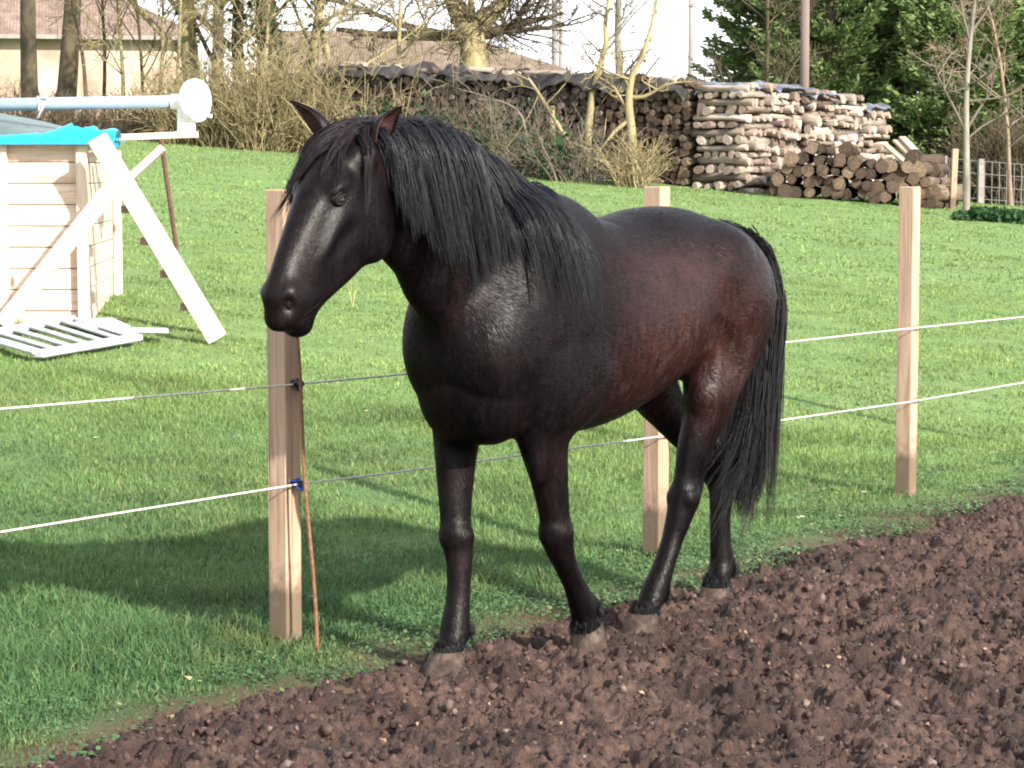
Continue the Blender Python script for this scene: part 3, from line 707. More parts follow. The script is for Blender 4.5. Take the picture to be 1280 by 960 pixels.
# forelock
rs=np.random.RandomState(23)
K=95; root=np.stack([rs.uniform(1.31,1.41,K),rs.uniform(-.045,.022,K),rs.uniform(1.725,1.735,K)],1)
d0=np.stack([rs.uniform(.5,1.0,K),rs.uniform(-.5,.2,K),rs.uniform(.0,.3,K)],1)
gd=simulate(root,d0,rs.uniform(.20,.36,K),20,rs.uniform(.006,.022,K),np.stack([rs.uniform(.0,.22,K),rs.uniform(-.75,.0,K),np.zeros(K)],1),.6)
PA,ra=clump(gd,44,.009,.55,.0014,.003,.004)
PV,PF=strands(PA,ra); mk('forelock',PV,PF,M_FORE,parent=horse)
# tail
rs=np.random.RandomState(29)
dock=catmull([(-.77,0,1.37),(-.87,.02,1.375),(-.96,.04,1.325),(-1.005,.065,1.22),(-1.01,.075,1.11),(-.985,.075,1.0)],60)
K=250; ti=(rs.rand(K)**1.1*59).astype(int); root=dock[ti]+rs.randn(K,3)*.010
tan=np.gradient(dock,axis=0)[ti]; tan/=np.linalg.norm(tan,axis=1,keepdims=True)
d0=tan+rs.randn(K,3)*.16+np.array([-.16,.05,.0])
tipz=rs.uniform(.40,.62,K)
L=np.maximum(root[:,2]-tipz,.2)*rs.uniform(.80,1.12,K)+.06
dr=np.stack([np.interp(root[:,2],[.9,1.4],[.30,.16])+rs.randn(K)*.05,-.03+rs.randn(K)*.05,np.zeros(K)],1)
gd=simulate(root,d0,L,26,rs.uniform(.01,.035,K),dr,.76)
PA,ra=clump(gd,50,.015,.30,.0021,.004,.004,.15)
# thin wisps of the tail's end blown forward between the legs
K=26; root=np.stack([rs.uniform(-1.0,-.88,K),rs.uniform(.02,.12,K),rs.uniform(.62,.85,K)],1)
gd2=simulate(root,np.stack([np.full(K,.1),rs.uniform(-.1,.1,K),np.full(K,-1.)],1),rs.uniform(.40,.62,K),26,.01,np.stack([rs.uniform(.1,1.3,K),rs.uniform(-.2,.3,K),rs.uniform(0,.3,K)],1),.86)
PB,rb=clump(gd2,7,.010,.2,.0009,.006,.004)
PV,PF=strands(np.concatenate([PA,PB]),np.concatenate([ra,rb])); mk('tail',PV,PF,M_TAIL,parent=horse)
# hair over the hooves and behind the fetlocks
for S,hz_,sc in ((HLEGS[0],.085,1.16),(HLEGS[1],.10,1.16),(HLEGS[2],.078,1.1),(HLEGS[3],.068,1.14)):
    e=np.array(S[-1][:3]); fk=np.array(S[-3][:3]); K=90; a=rs.rand(K)*6.283; rr=.036
    root=np.stack([e[0]+np.cos(a)*rr,e[1]+np.sin(a)*rr,e[2]+rs.uniform(.0,.05,K)],1)
    d0=np.stack([np.cos(a)*.2,np.sin(a)*.2,-np.ones(K)],1); gd=simulate(root,d0,rs.uniform(.015,.04,K),8,.002,None,.7); A1,b1=clump(gd,9,.004,.3,.0009,.001,.001)
    K=40; root=fk+np.stack([rs.uniform(-.045,-.02,K),rs.uniform(-.03,.03,K),rs.uniform(-.01,.03,K)],1); gd=simulate(root,np.stack([np.full(K,-.6),rs.randn(K)*.2,-np.ones(K)],1),rs.uniform(.03,.06,K),8,.004,None,.7); A2,b2=clump(gd,8,.005,.5,.0011,.001,.003)
    PV,PF=strands(np.concatenate([A1,A2]),np.concatenate([b1,b2])); mk('fetlock_hair',PV,PF,M_TAIL,parent=horse)
# short coat: tiny flat hairs lying along the skin
def coat_hair(n):
    V=HV; F4=HF; A=V[F4[:,0]];B=V[F4[:,1]];C_=V[F4[:,2]];D_=V[F4[:,3]]
    ar=np.linalg.norm(np.cross(C_-A,D_-B),axis=1); cs=np.cumsum(ar)/ar.sum(); f=np.searchsorted(cs,rs.rand(n)); u,v=rs.rand(n,1),rs.rand(n,1)
    P=(A[f]*(1-u)+B[f]*u)*(1-v)+(D_[f]*(1-u)+C_[f]*u)*v; Nn=grad(P)
    x,z=P[:,0],P[:,2]; leg=np.clip((.80-z)/.15,0,1)[:,None]; nk=np.clip((x-.6)/.3,0,1)[:,None]*(1-leg); hd=np.clip((x-1.25)/.1,0,1)[:,None]
    d=np.array([-1,0,-.45])*(1-leg)*(1-nk)+np.array([-.55,0,-.9])*nk*(1-hd)+np.array([.25,0,-1.])*hd*(1-leg)+np.array([0,0,-1.])*leg
    sw=2.2*(fbm(x*4+P[:,1]*3,z*4,3,77)-.5); d=d+np.stack([-d[:,2]*sw,0*sw,d[:,0]*sw],1)*(1-leg)+rs.randn(n,3)*.10
    d=d-Nn*(d*Nn).sum(1,keepdims=True); d/=np.linalg.norm(d,axis=1,keepdims=True)+1e-9
    L=np.where(z<.8,.010,np.where(x>1.28,.008,.016))*rs.uniform(.7,1.3,n); ok=z>.09
    lift=.05+.07*rs.rand(n); face=(x>1.26); sd=np.cross(Nn,d)+Nn*(rs.randn(n)*np.where(face,.10,.15))[:,None]; w=L*.085; lift=np.where(face,.05,lift)
    b0=P+Nn*.0006; tip=b0+d*L[:,None]+Nn*(L*lift)[:,None]
    Vv=np.stack([b0-sd*w[:,None],b0+sd*w[:,None],tip],1)[ok]; return Vv.reshape(-1,3),np.arange(len(Vv)*3).reshape(-1,3)
PV,PF=coat_hair(520000); mk('coat_hair',PV,PF,M_COAT,parent=horse,smooth=False)
# =================== rope fence ===================
def wood_m(name,c1,c2,c3,ax=2,rough=.78,sc=1.0,knots=True,dirt=False):
    def f(nt,b):
        g=N(nt); v=g.coord(); st=[1,1,1]; st[ax]=.06; v2=g.mapp(v,tuple(s*sc for s in st),loc=(.3,.1,0))
        rn=g.n('ShaderNodeVectorMath'); rn.operation='ADD'; g.L.new(v2,rn.inputs[0]); cb=g.n('ShaderNodeCombineXYZ'); g.L.new(g.math('MULTIPLY',g.rand(),7.0),cb.inputs[0]); g.L.new(g.math('MULTIPLY',g.island(),5.0),cb.inputs[1]); g.L.new(cb.outputs[0],rn.inputs[1]); v2=rn.outputs[0]
        n1=g.noise(v2,38,5,.6,1.2); n2=g.noise(v2,9,3,.5); n3=g.noise(g.mapp(v,(3,3,.9)),3,3)
        c=g.ramp(n1,[(.3,c1),(.5,c2),(.72,c3)]); c=g.mix(g.ramp(n2,[(.4,0),(.7,.35)]),c,c1); c=g.mix(g.ramp(n3,[(.5,0),(.75,.3)]),c,c3)
        if knots:
            k=g.voro(g.mapp(v,(6,6,2.2)),1.0); c=g.mix(g.ramp(k,[(.06,.85),(.13,0)]),c,tuple(q*.22 for q in c1))
        if dirt:
            zd=g.math('ADD',g.sep(v)[2],g.math('MULTIPLY',g.noise(v,12,4,.6),-.35)); c=g.mix(g.ramp(zd,[(.0,.85),(.12,0)]),c,(.10,.075,.05))
            ck=g.noise(g.mapp(v,(1,1,.02)),46,3,.5,.5); c=g.mix(g.ramp(ck,[(.30,.7),(.36,0)]),c,(.09,.06,.045)); c=g.mix(g.ramp(g.noise(v,3.5,4,.6),[(.5,0),(.72,.5)]),c,(.30,.25,.20))
        g.to(c,b,'Base Color'); g.bump(n1,.35,.004,b)
    return mat(name,rough=rough,spec=.2,build=f)
M_POST=wood_m('softwood_post',(.30,.19,.13),(.43,.295,.205),(.54,.39,.28),dirt=True)
M_BLACKP=mat('black_plastic',(.02,.02,.022),.4,.5); M_BLUEP=mat('blue_twine',(.02,.07,.34),.6,.3)
M_STEEL=mat('dull_steel',(.3,.3,.3),.5,.5,.8)
def post(t,hgt,label,top_py=None,w=.081):
    x,y=P1+FD*t; e=empty('fence_post',(x,y,0),math.atan2(FD[1],FD[0]),label=label,cat='fence post',group='square wooden posts of the rope fence')
    b_=MB(); b_.beam((0,0,-.12),(0,0,hgt),w,w,up=(0,1,0),bev=.004); b_.build('timber',M_POST,parent=e); return e
def on_plane(px,py,s):
    d=ray(px,py); n=np.array([NB[0],NB[1]]); k=(s-sdist(CAM[0],CAM[1]))/(d[:2]@n); return CAM+d*k
TT=2.393
posts=[post(0,1.552,'near post below the horse\'s muzzle, with black and blue rope fixings'),post(TT,1.555,'post half hidden behind the horse\'s rump and hind legs'),post(2*TT,1.548,'farthest post, standing free behind the horse on bare grass')]
posts+=[post(-TT,1.55,'next post of the rope fence nearer the camera, left of the photo'),post(3*TT,1.55,'next post of the rope fence beyond the farthest one, right of the photo')]
SR=-.066
up_=[(0,511),(372,480),(505,467.5),(985,427.5),(1132,411),(1280,396)]; lo_=[(0,665),(380,604),(480,592),(806,548),(970,526),(1132,503),(1280,478)]
def rope(pts,label,sag=.012):
    Q=[on_plane(a,b,SR) for a,b in pts]
    d0=(Q[1]-Q[0])/np.linalg.norm(Q[1]-Q[0]); d1=(Q[-1]-Q[-2])/np.linalg.norm(Q[-1]-Q[-2]); q0=Q[0]-d0*2.2; q1=Q[-1]+d1*8; tq=lambda q:(q[0]-P1[0])*FD[0]+(q[1]-P1[1])*FD[1]
    a0=(tq(Q[0])-(-TT))/(tq(Q[0])-tq(q0)); a1=(3*TT-tq(Q[-1]))/(tq(q1)-tq(Q[-1])); Q=[Q[0]+(q0-Q[0])*a0]+Q+[Q[-1]+(q1-Q[-1])*a1]
    P=[];
    for a,b in zip(Q[:-1],Q[1:]):
        n=max(int(np.linalg.norm(b-a)/.0035),2); u=np.linspace(0,1,n,endpoint=False)[:,None]; P.append(a+(b-a)*u)
    P=np.concatenate(P); K=len(P); T=np.gradient(P,axis=0); T/=np.linalg.norm(T,axis=1)[:,None]; X=np.cross(T,[0,0,1.]); X/=np.linalg.norm(X,axis=1)[:,None]; Y=np.cross(X,T)
    arc=np.arange(K)*.0035; V=[];n=6; tw=arc/.022*2*np.pi
    ang=np.arange(n)*2*np.pi/n; rad=.0033*(1+.30*np.cos(3*(0))*0+0.38*np.cos(2*ang))
    A=ang[None]+tw[:,None]; V=P[:,None]+rad[None,:,None]*(np.cos(A)[...,None]*X[:,None]+np.sin(A)[...,None]*Y[:,None])
    I=np.arange(K*n).reshape(K,n); F_=np.stack([I[:-1],np.roll(I,-1,1)[:-1],np.roll(I,-1,1)[1:],I[1:]],-1).reshape(-1,4)
    b0=Q[0]; return bake('fence_rope',V.reshape(-1,3),F_,M_ROPE,label,'rope','ropes strung along the fence')
def rope_m(nt,b):
    g=N(nt); n=g.noise(g.coord(),260,2,.6); g.to(g.ramp(n,[(.35,(.42,.40,.36)),(.6,(.78,.77,.72))]),b,'Base Color')
M_ROPE=mat('white_electric_rope',rough=.7,spec=.2,build=rope_m)
rope(up_,'upper white twisted electric rope of the fence'); rope(lo_,'lower white twisted electric rope of the fence')
# insulators and twine on the near post (local frame: x along the fence, -y towards the paddock)
for z,blue in ((on_plane(372,480,SR)[2],0),(on_plane(380,604,SR)[2],1)):
    b_=MB(); b_.tube([(0,-.038,z),(0,-.052,z)],[.014,.014],12,m=0); b_.tube([(0,-.05,z),(0,-.060,z),(0,-.078,z)],[.010,.010,.014],10,m=0)
    for k in range(5):
        rr=.012+.003*rnd.random(); c=(rnd.uniform(-.008,.010),-.068+rnd.uniform(-.006,.006),z+rnd.uniform(-.008,.008)); a0=rnd.uniform(0,3)
        b_.tube([(c[0]+rr*math.cos(a)*math.cos(a0),c[1]+rr*math.sin(a)*.8,c[2]+rr*math.cos(a)*math.sin(a0)+.6*rr*math.sin(a)) for a in np.linspace(0,5.8,14)],.0034,6,m=1)
    if blue: b_.tube([(-.012,-.066,z+.008),(-.03,-.060,z+.016),(-.036,-.052,z+.004)],[.003,.0035,.002],6,m=1); b_.tube([(.004,-.07,z),(.006,-.074,z-.028)],[.004,.0025],6,m=1)
    else: b_.tube([(-.012,-.070,z),(-.030,-.066,z+.004)],[.008,.006],8,m=0); b_.tube([(.012,-.070,z),(.024,-.066,z-.002)],[.008,.006],8,m=0)
    b_.build('insulator',[M_BLACKP,M_BLUEP if blue else M_BLACKP],parent=posts[0],label='blue twine knot holding the lower rope' if blue else 'black knob holding the upper rope')
for i in (1,2):
    for pts_,q in ((up_,0),(lo_,1)):
        z=on_plane(*( (822,446) if (i==1 and q==0) else (822,546) if i==1 else (1132,411) if q==0 else (1132,503)),SR)[2]
        b_=MB(); b_.tube([(0,-.039,z+.004),(0,-.056,z+.008),(0,-.072,z+.004),(0,-.074,z-.004),(0,-.062,z-.008)],.0022,6)
        b_.build('rope_hook',M_STEEL,parent=posts[i])
# rusty rod leaning beside the near post
d=ray(397,819); pb=CAM+d*(CAMH/-d[2]); pt_=at(369,398,pb[1]+.06)
b_=MB(); b_.tube([pb+(pt_-pb)*u+np.array([.004*math.sin(u*9),0,0]) for u in np.linspace(-.05,1,16)],.0062,8)
b_.thing('rusty_rod',noise_mat('rust',(.12,.055,.03),(.26,.13,.075),scale=60,rough=.85),'thin rusty iron rod leaning against the near fence post','rod',base=pb)
# =================== wooden pool, roller, ladder ===================
DP=16.4
M_PINE=wood_m('pale_pine',(.50,.36,.27),(.66,.52,.42),(.78,.66,.56),ax=2); M_PINEX=wood_m('pale_pine_boards',(.50,.34,.25),(.64,.49,.39),(.76,.63,.53),ax=0)
M_PINEF=wood_m('pale_pine_side_boards',(.46,.32,.24),(.60,.46,.36),(.72,.60,.50),ax=1)
pz=hz(-2.9,DP)
def PX(px,D=DP): return (px-640)/3000*D
pc=np.array([PX(106),DP]); zt=at(106,176,DP)[2]; zb=at(106,404,DP)[2]-.06
pool=empty('wooden_pool',(pc[0],pc[1],zb),0,label='above-ground pool with pale wooden plank walls at the left edge',cat='pool')
def wall_boards(a,b,name,m,nb=9):
    """horizontal boards from a to b (local xy)"""
    a=np.array(a);b=np.array(b); bm_=MB(); hB=(zt-zb)/nb
    for k in range(nb):
        j=rnd.uniform(-.003,.003); z=hB*(k+.5); off=np.array([-(b-a)[1],(b-a)[0]]); off=off/np.linalg.norm(off)*j
        bm_.beam((a[0]+off[0],a[1]+off[1],z),(b[0]+off[0],b[1]+off[1],z),.04,hB-.006,up=(0,0,1),bev=.004)
    return bm_.build(name,m,parent=pool)
side=np.array([-.20,2.3])
wall_boards((-3.2,0),(0,0),'plank_wall',M_PINEX); wall_boards((0,0),side,'plank_wall',M_PINEF)
wall_boards(side+[-.0,0],side+[-3.2,.3],'plank_wall',M_PINEX,9); wall_boards((-3.2,0),(-3.4,2.6),'plank_wall',M_PINEF)
H_=zt-zb
def upright(x,y,w,d,h,nm='upright'):
    b_=MB(); b_.beam((x,y,-.1),(x,y,h),w,d,up=(0,1,0),bev=.005); return b_.build(nm,M_PINE,parent=pool)
upright(0,-.055,.072,.07,H_); upright(PX(4)-pc[0],-.055,.10,.07,H_); upright(PX(-120)-pc[0],-.055,.10,.07,H_); upright(side[0]+.06,side[1]-.05,.06,.06,H_-.04)
b_=MB(); b_.beam((-3.3,-.03,H_+.012),(.06,-.03,H_+.012),.14,.03,up=(0,0,1),bev=.004); b_.beam((.01,.045,H_+.0125),(side[0]+.01,side[1],H_+.0125),.14,.03,up=(0,0,1),bev=.004); b_.build('coping',M_PINE,parent=pool)
# dark green winter cover, slightly domed, and the crumpled blue liner lapping over the rim
n=26; xs=np.linspace(-3.25,.02,n); ys=np.linspace(-.04,2.35,n); X,Y=np.meshgrid(xs,ys,indexing='ij'); u=(X-xs[0])/(xs[-1]-xs[0]); v=(Y-ys[0])/(ys[-1]-ys[0])
X2=X-.085*Y*0; Z=H_+.035+.26*np.clip(np.sin(np.pi*np.clip(u,0,1))**.8*np.sin(np.pi*v)**.7,0,1)+.012*(fbm(X*5,Y*5,3,61)-.5)
I=np.arange(n*n).reshape(n,n); F_=np.stack([I[:-1,:-1],I[1:,:-1],I[1:,1:],I[:-1,1:]],-1).reshape(-1,4)
V=np.stack([X-.08*Y,Y,Z],-1).reshape(-1,3)
cov=mk('cover_sheet',V,F_,noise_mat('dark_green_tarp',(.06,.10,.095),(.10,.15,.14),scale=6,rough=.45,spec=.4),parent=pool)
def crumple(xf,n,w,h,seed):
    a=np.linspace(0,1,n); c=np.linspace(0,1,12); A,C_=np.meshgrid(a,c,indexing='ij'); x,y,hh=xf(A)
    pr=np.sin(np.pi*C_)**.6; wr=(fbm(A*n*.16,C_*2.2,3,seed)-.5); Z=H_+.02+pr*hh*(1+1.1*wr)-.05*np.clip(.25-C_,0,1)*4*.9; Yy=y+(C_-.12)*w+wr*.05
    V=np.stack([x+.03*wr,Yy,Z],-1).reshape(-1,3); I=np.arange(n*12).reshape(n,12); return V,np.stack([I[:-1,:-1],I[1:,:-1],I[1:,1:],I[:-1,1:]],-1).reshape(-1,4)
x1,x0=PX(150)-pc[0],PX(-60)-pc[0]
V,F_=crumple(lambda A:(x0+(x1-x0)*A,-.13+.0*A,.026+.060*np.exp(-((A-.80)/.17)**2)),90,.30,.1,63)
mk('blue_liner',V,F_,mat('blue_plastic_liner',(.01,.36,.62),.28,.5),parent=pool)
V,F_=crumple(lambda A:(x1-.08-.25*A,-.05+2.2*A,.04+.02*A),60,.22,.1,64); mk('blue_liner',V,F_,bpy.data.materials['blue_plastic_liner'],parent=pool)
# A-frame of two planks against the pool's corner, with treads showing as dark notches
fr=empty('wooden_ladder',hit(275,424)+np.array([0,0,0]),0,label='pale wooden A-frame ladder straddling the corner of the pool',cat='ladder')
fo=np.array(fr.location)
def Lp(px,py,D): return at(px,py,D)-fo
def plank(a,b,w,h,nm,m=M_PINE):
    b_=MB(); b_.beam((0,0,0),(0,0,np.linalg.norm(b-a)),w,h,up=(0,1,0),bev=.005); o=b_.build(nm,m,parent=fr)
    from mathutils import Vector
    t=Vector(b-a).normalized(); o.location=a; o.rotation_mode='QUATERNION'
    from mathutils import Matrix
    y=Vector((0,1,0)); x=y.cross(t).normalized(); y=t.cross(x); o.rotation_quaternion=Matrix((x,y,t)).transposed().to_quaternion(); return o
DF=16.05
plank(Lp(272,424,DF),Lp(121,172,DF),.135,.045,'stile'); plank(Lp(3,406,DF-.02),Lp(150,222,DF-.06),.115,.045,'stile')
plank(Lp(262,414,DF+.50),Lp(128,186,DF+.50),.10,.04,'stile')
for (px,py) in ((157,262),(181,302),(206,343),(231,384)):
    c=Lp(px,py,DF); b_=MB(); b_.beam(c+[-.012,.03,.0],c+[-.012,.40,.0],.05,.05,up=(0,0,1),bev=.003); b_.build('tread',noise_mat('worn_tread',(.16,.10,.08),(.28,.19,.14),scale=10),parent=fr)
# solar cover roller: tube, wheel, stand
ro=empty('cover_roller',at(235,172,DP+.25),0,label='grey-blue roller tube with white end wheel on a stand over the pool',cat='pool roller'); r0=np.array(ro.location); DR=DP+.25
def Rp(px,py,D=DR): return at(px,py,D)-r0
M_TUBE=noise_mat('grey_blue_tube',(.20,.27,.34),(.27,.34,.41),scale=3,rough=.4,bump=.05); M_WPL=mat('white_plastic',(.80,.79,.80),.45,.4); M_STRAP=mat('pink_white_strap',(.75,.66,.66),.8)
b_=MB(); b_.tube([Rp(-130,133),Rp(222,127)],.044,20); b_.build('tube',M_TUBE,parent=ro,smooth=True)
b_=MB(); b_.tube([Rp(214,127),Rp(226,127)],[.052,.052],18); b_.build('collar',M_WPL,parent=ro)
c=Rp(244,126); ax=np.array([.86,-.5,0]); b_=MB()
prof=[(-.035,.12),(-.030,.145),(.0,.152),(.030,.145),(.036,.12)]; b_.tube([c+ax*q for q,_ in prof],[r for _,r in prof],30); w_=b_.build('wheel',M_WPL,parent=ro)
b_=MB(); e1=np.cross(ax,[0,0,1]); e2=np.cross(e1,ax)
for k in range(6):
    a_=k*math.pi/3+.3; q=c+ax*.044; b_.beam(q+(e1*math.cos(a_)+e2*math.sin(a_))*.02,q+(e1*math.cos(a_)+e2*math.sin(a_))*.12,.018,.014,up=ax,bev=.002)
b_.tube([c+ax*.03,c+ax*.06],[.032,.028],14); b_.build('spokes',M_WPL,parent=w_)
b_=MB(); b_.tube([Rp(252,145,DR-.12),Rp(264,145,DR-.16)],.014,10); b_.build('handle',M_WPL,parent=w_)
b_=MB(); b_.beam(Rp(233,168),Rp(233,132),.12,.07,up=(0,1,0),bev=.012); b_.build('stand',M_WPL,parent=ro)
b_=MB(); b_.beam(Rp(150,172),Rp(247,168),.11,.045,up=(0,0,1),bev=.004); b_.build('arm',M_PINE,parent=ro)
b_=MB(); b_.beam(Rp(163,222,DR+.02),Rp(204,184,DR+.02),.05,.09,up=(0,1,0),bev=.004); b_.build('arm_brace',M_PINE,parent=ro)
b_=MB()
b_.tube([Rp(47+9*math.sin(a)*.4,131-10*math.cos(a)) +np.array([0,-.05*math.sin(a),0]) for a in np.linspace(-2.6,2.6,12)],.008,6); b_.tube([Rp(50,124,DR-.04),Rp(56,121,DR-.05),Rp(61,124,DR-.05),Rp(55,131,DR-.055),Rp(47,148,DR-.05)],.009,6); b_.build('strap',M_STRAP,parent=ro,smooth=True)
# rusty pipe stake
p=hit(221,312); b_=MB(); t_=at(199,160,p[1]-.3); b_.tube([p-(t_-p)*.04,t_],[.022,.022],10); b_.thing('rusty_stake',noise_mat('dark_rust',(.07,.035,.03),(.16,.085,.065),scale=30,rough=.8),'leaning rusty iron stake beside the white roller wheel','stake',base=p)
# white slatted ladder lying on the grass
gA,gB,gC,gD=[hit(*q) for q in ((-30,432),(48,455),(172,433),(95,408))]
o=gA*.25+gB*.25+gC*.25+gD*.25; ld=empty('pool_ladder',o,0,label='pale grey slatted ladder lying flat on the grass before the pool',cat='ladder')
M_LAD=noise_mat('weathered_grey_metal',(.30,.31,.34),(.50,.51,.55),scale=9,rough=.45)
zz=np.array([0,0,.06])
b_=MB()
for a,b in ((gB,gC),(gA,gD)): b_.beam(a-o+zz,b-o+zz,.09,.045,up=(0,0,1),bev=.008)
b_.build('side_rail',M_LAD,parent=ld)
for k in range(7):
    u=.02+.96*k/6; a=gA+(gD-gA)*u; b=gB+(gC-gB)*u; b_=MB(); b_.beam(a-o+zz*1.1,b-o+zz*1.1,(.055 if k not in (0,6) else .11),.02,up=(0,0,1),bev=.006); b_.build('slat',M_LAD,parent=ld)
b_=MB(); a=gC-o+zz; b=gD-o+zz; b_.beam(a*.55+b*.45,a*.2+b*.8+np.array([.0,.15,0]),.3,.03,up=(0,0,1),bev=.006); b_.beam((a+b)/2+np.array([.1,-.12,-.01]),(a+b)/2+np.array([.42,-.05,-.02]),.16,.03,up=(0,0,1),bev=.006); b_.build('foot_plate',M_LAD,parent=ld)
# =================== firewood ===================
rw=random.Random(21)
def wood_end_m(nt,b):
    g=N(nt); v=g.coord(); n=g.noise(g.mapp(v,(3,3,3)),6,4); r=g.ramp(g.rand(),[(0,(.19,.14,.11)),(.35,(.30,.235,.19)),(.7,(.42,.34,.28)),(1,(.56,.47,.39))],'LINEAR')
    c=g.mix(g.ramp(n,[(.35,.0),(.65,.5)]),r,(.15,.10,.08)); g.to(c,b,'Base Color'); g.bump(n,.3,.01,b)
M_END=mat('sawn_log_end',rough=.85,spec=.15,build=wood_end_m)
def bark_m(nt,b):
    g=N(nt); v=g.coord(); n=g.noise(g.mapp(v,(.6,4,4)),5,5,.65); r=g.ramp(g.rand(),[(0,(.10,.075,.062)),(.35,(.25,.20,.165)),(.75,(.40,.33,.275)),(1,(.60,.52,.44))])
    c=g.mix(g.ramp(n,[(.35,.65),(.6,0)]),r,(.055,.042,.036)); g.to(c,b,'Base Color'); g.bump(n,.6,.02,b)
M_BARK=mat('firewood_bark',rough=.9,spec=.12,build=bark_m)
def dk(nm,r0,n=(.03,.022,.018)):
    def f(nt,b):
        g=N(nt); q=g.noise(g.mapp(g.coord(),(.8,4,4)),5,5,.65); c=g.mix(g.ramp(q,[(.35,.7),(.62,0)]),g.ramp(g.rand(),r0),n); g.to(c,b,'Base Color'); g.bump(q,.5,.02,b)
    return mat(nm,rough=.9,spec=.12,build=f)
M_RB=dk('round_log_bark',[(0,(.05,.036,.028)),(.6,(.10,.074,.056)),(1,(.20,.15,.11))]); M_RE=dk('round_log_end',[(0,(.07,.048,.036)),(.6,(.13,.092,.066)),(1,(.26,.19,.13))])
def log_mesh(L,r,split=0,seed=0):
    q=random.Random(seed); n=10; ang=[2*math.pi*j/n for j in range(n)]
    rad=[r*q.uniform(.86,1.1) for _ in ang]
    if split: 
        a0=q.uniform(0,6); rad=[rr*(.45 if abs(((a-a0+math.pi)%(2*math.pi))-math.pi)<1.15 else 1.08) for a,rr in zip(ang,rad)]
    K=5; V=[];b1,b2=q.uniform(-.05,.05)*L,q.uniform(-.05,.05)*L
    for k in range(K):
        u=k/(K-1); cx=-L/2+L*u; s=(1+.08*math.sin(u*5+seed)); oy=b1*math.sin(math.pi*u); oz=b2*math.sin(math.pi*u)
        for a,rr in zip(ang,rad): V.append((cx,oy+rr*s*math.cos(a),oz+rr*s*math.sin(a)))
    F_=[(k*n+j,k*n+(j+1)%n,(k+1)*n+(j+1)%n,(k+1)*n+j) for k in range(K-1) for j in range(n)]; M=[0]*len(F_)
    F_+=[tuple(range(n))[::-1],tuple(range((K-1)*n,K*n))]; M+=[1,1]; return V,F_,M
def mesh_of(nm,L,r,split,seed,m1=None,m2=None):
    V,F_,M=log_mesh(L,r,split,seed); me=bpy.data.meshes.new(nm); me.from_pydata(V,[],F_); me.materials.append(m1 or M_BARK); me.materials.append(m2 or M_END)
    me.polygons.foreach_set('material_index',M); me.polygons.foreach_set('use_smooth',[m==0 for m in M]); me.update(); return me
BIL=[mesh_of('billet',1.0,.085,i%2,i) for i in range(10)]
RND=[mesh_of('log',1.15,.15,0,50+i,M_RB,M_RE) for i in range(6)]
STK=[mesh_of('thin_log',.9,.062,i%3==0,80+i,M_RB,M_RE) for i in range(8)]
A_NB=math.atan2(NB[1],NB[0]); A_FD=math.atan2(FD[1],FD[0])
def place(me,p,az,name,label,cat,group,sc=(1,1,1),roll=0,tilt=0):
    o=bpy.data.objects.new(name,me); COL.objects.link(o); o.location=[float(v) for v in p]; o.rotation_euler=(roll,tilt,az); o.scale=sc
    return tag(o,label,cat,group)
STUFF=[]   # transforms of logs nobody can see singly
C0=np.array([(950-640)/3000*40.9+.0,40.9]); C0=at(928,243,40.9)[:2]
TOPS=[]
def pillar(k,c,hgt,label,full):
    """criss-cross stack, c = corner nearest the viewer's right; axes NB (left-back) and FD (back)"""
    bz=min(hz(*c),hz(*(c+NB+FD)))-.05+.0; z=bz; ly=0; ctr=c+NB*.5+FD*.5; lean=rw.uniform(-.02,.03)
    while z<bz+hgt:
        th=rw.choice((rw.uniform(.10,.135),rw.uniform(.12,.17))); n=rw.choice((6,7) if th<.13 else (5,6)) ; zc=z+th/2; sft=-NB*lean*(z-bz)
        for i in range(n):
            u=(i+.5)/n-.5; r=th/2/.085*rw.uniform(.84,1.02); lr=rw.uniform(.92,1.12)
            if ly%2==0:   # logs lying along NB, seen lengthwise from the front, end-on from the right
                p2=ctr+FD*u*.98+NB*rw.uniform(-.09,.09)+sft; az=A_NB; vis=True
            else:
                p2=ctr+NB*u*.98+FD*rw.uniform(-.09,.09)+sft; az=A_FD; vis=True if full else (i==0)
            me=rw.choice(BIL); args=(me,(p2[0],p2[1],zc),az+rw.uniform(-.055,.055))
            r2=r*rw.choice((.75,.9,1.0,1.08)) if i else r*rw.choice((.9,1,1.05))
            if vis: place(*args,'firewood_billet',label,'firewood','split billets of the criss-cross stacks',(lr,r2*1.28,r2),rw.uniform(0,6.28),rw.uniform(-.03,.03))
            else: STUFF.append((me,args[1],args[2],(lr,r2*1.28,r2)))
        z+=th*.97; ly+=1
    TOPS.append((ctr,z)); return z
labs=['rough split billet in the criss-cross stack at the shaded front corner','rough split billet in the second sunlit stack from the front corner','rough split billet in the third sunlit stack from the front corner','rough split billet in the fourth sunlit stack from the front corner','rough split billet in the rearmost sunlit stack']
for k in range(5): pillar(k,C0+FD*k*1.16+NB*rw.uniform(-.03,.05),[1.86,1.82,1.78,1.74,1.70][k],labs[k],k==0)
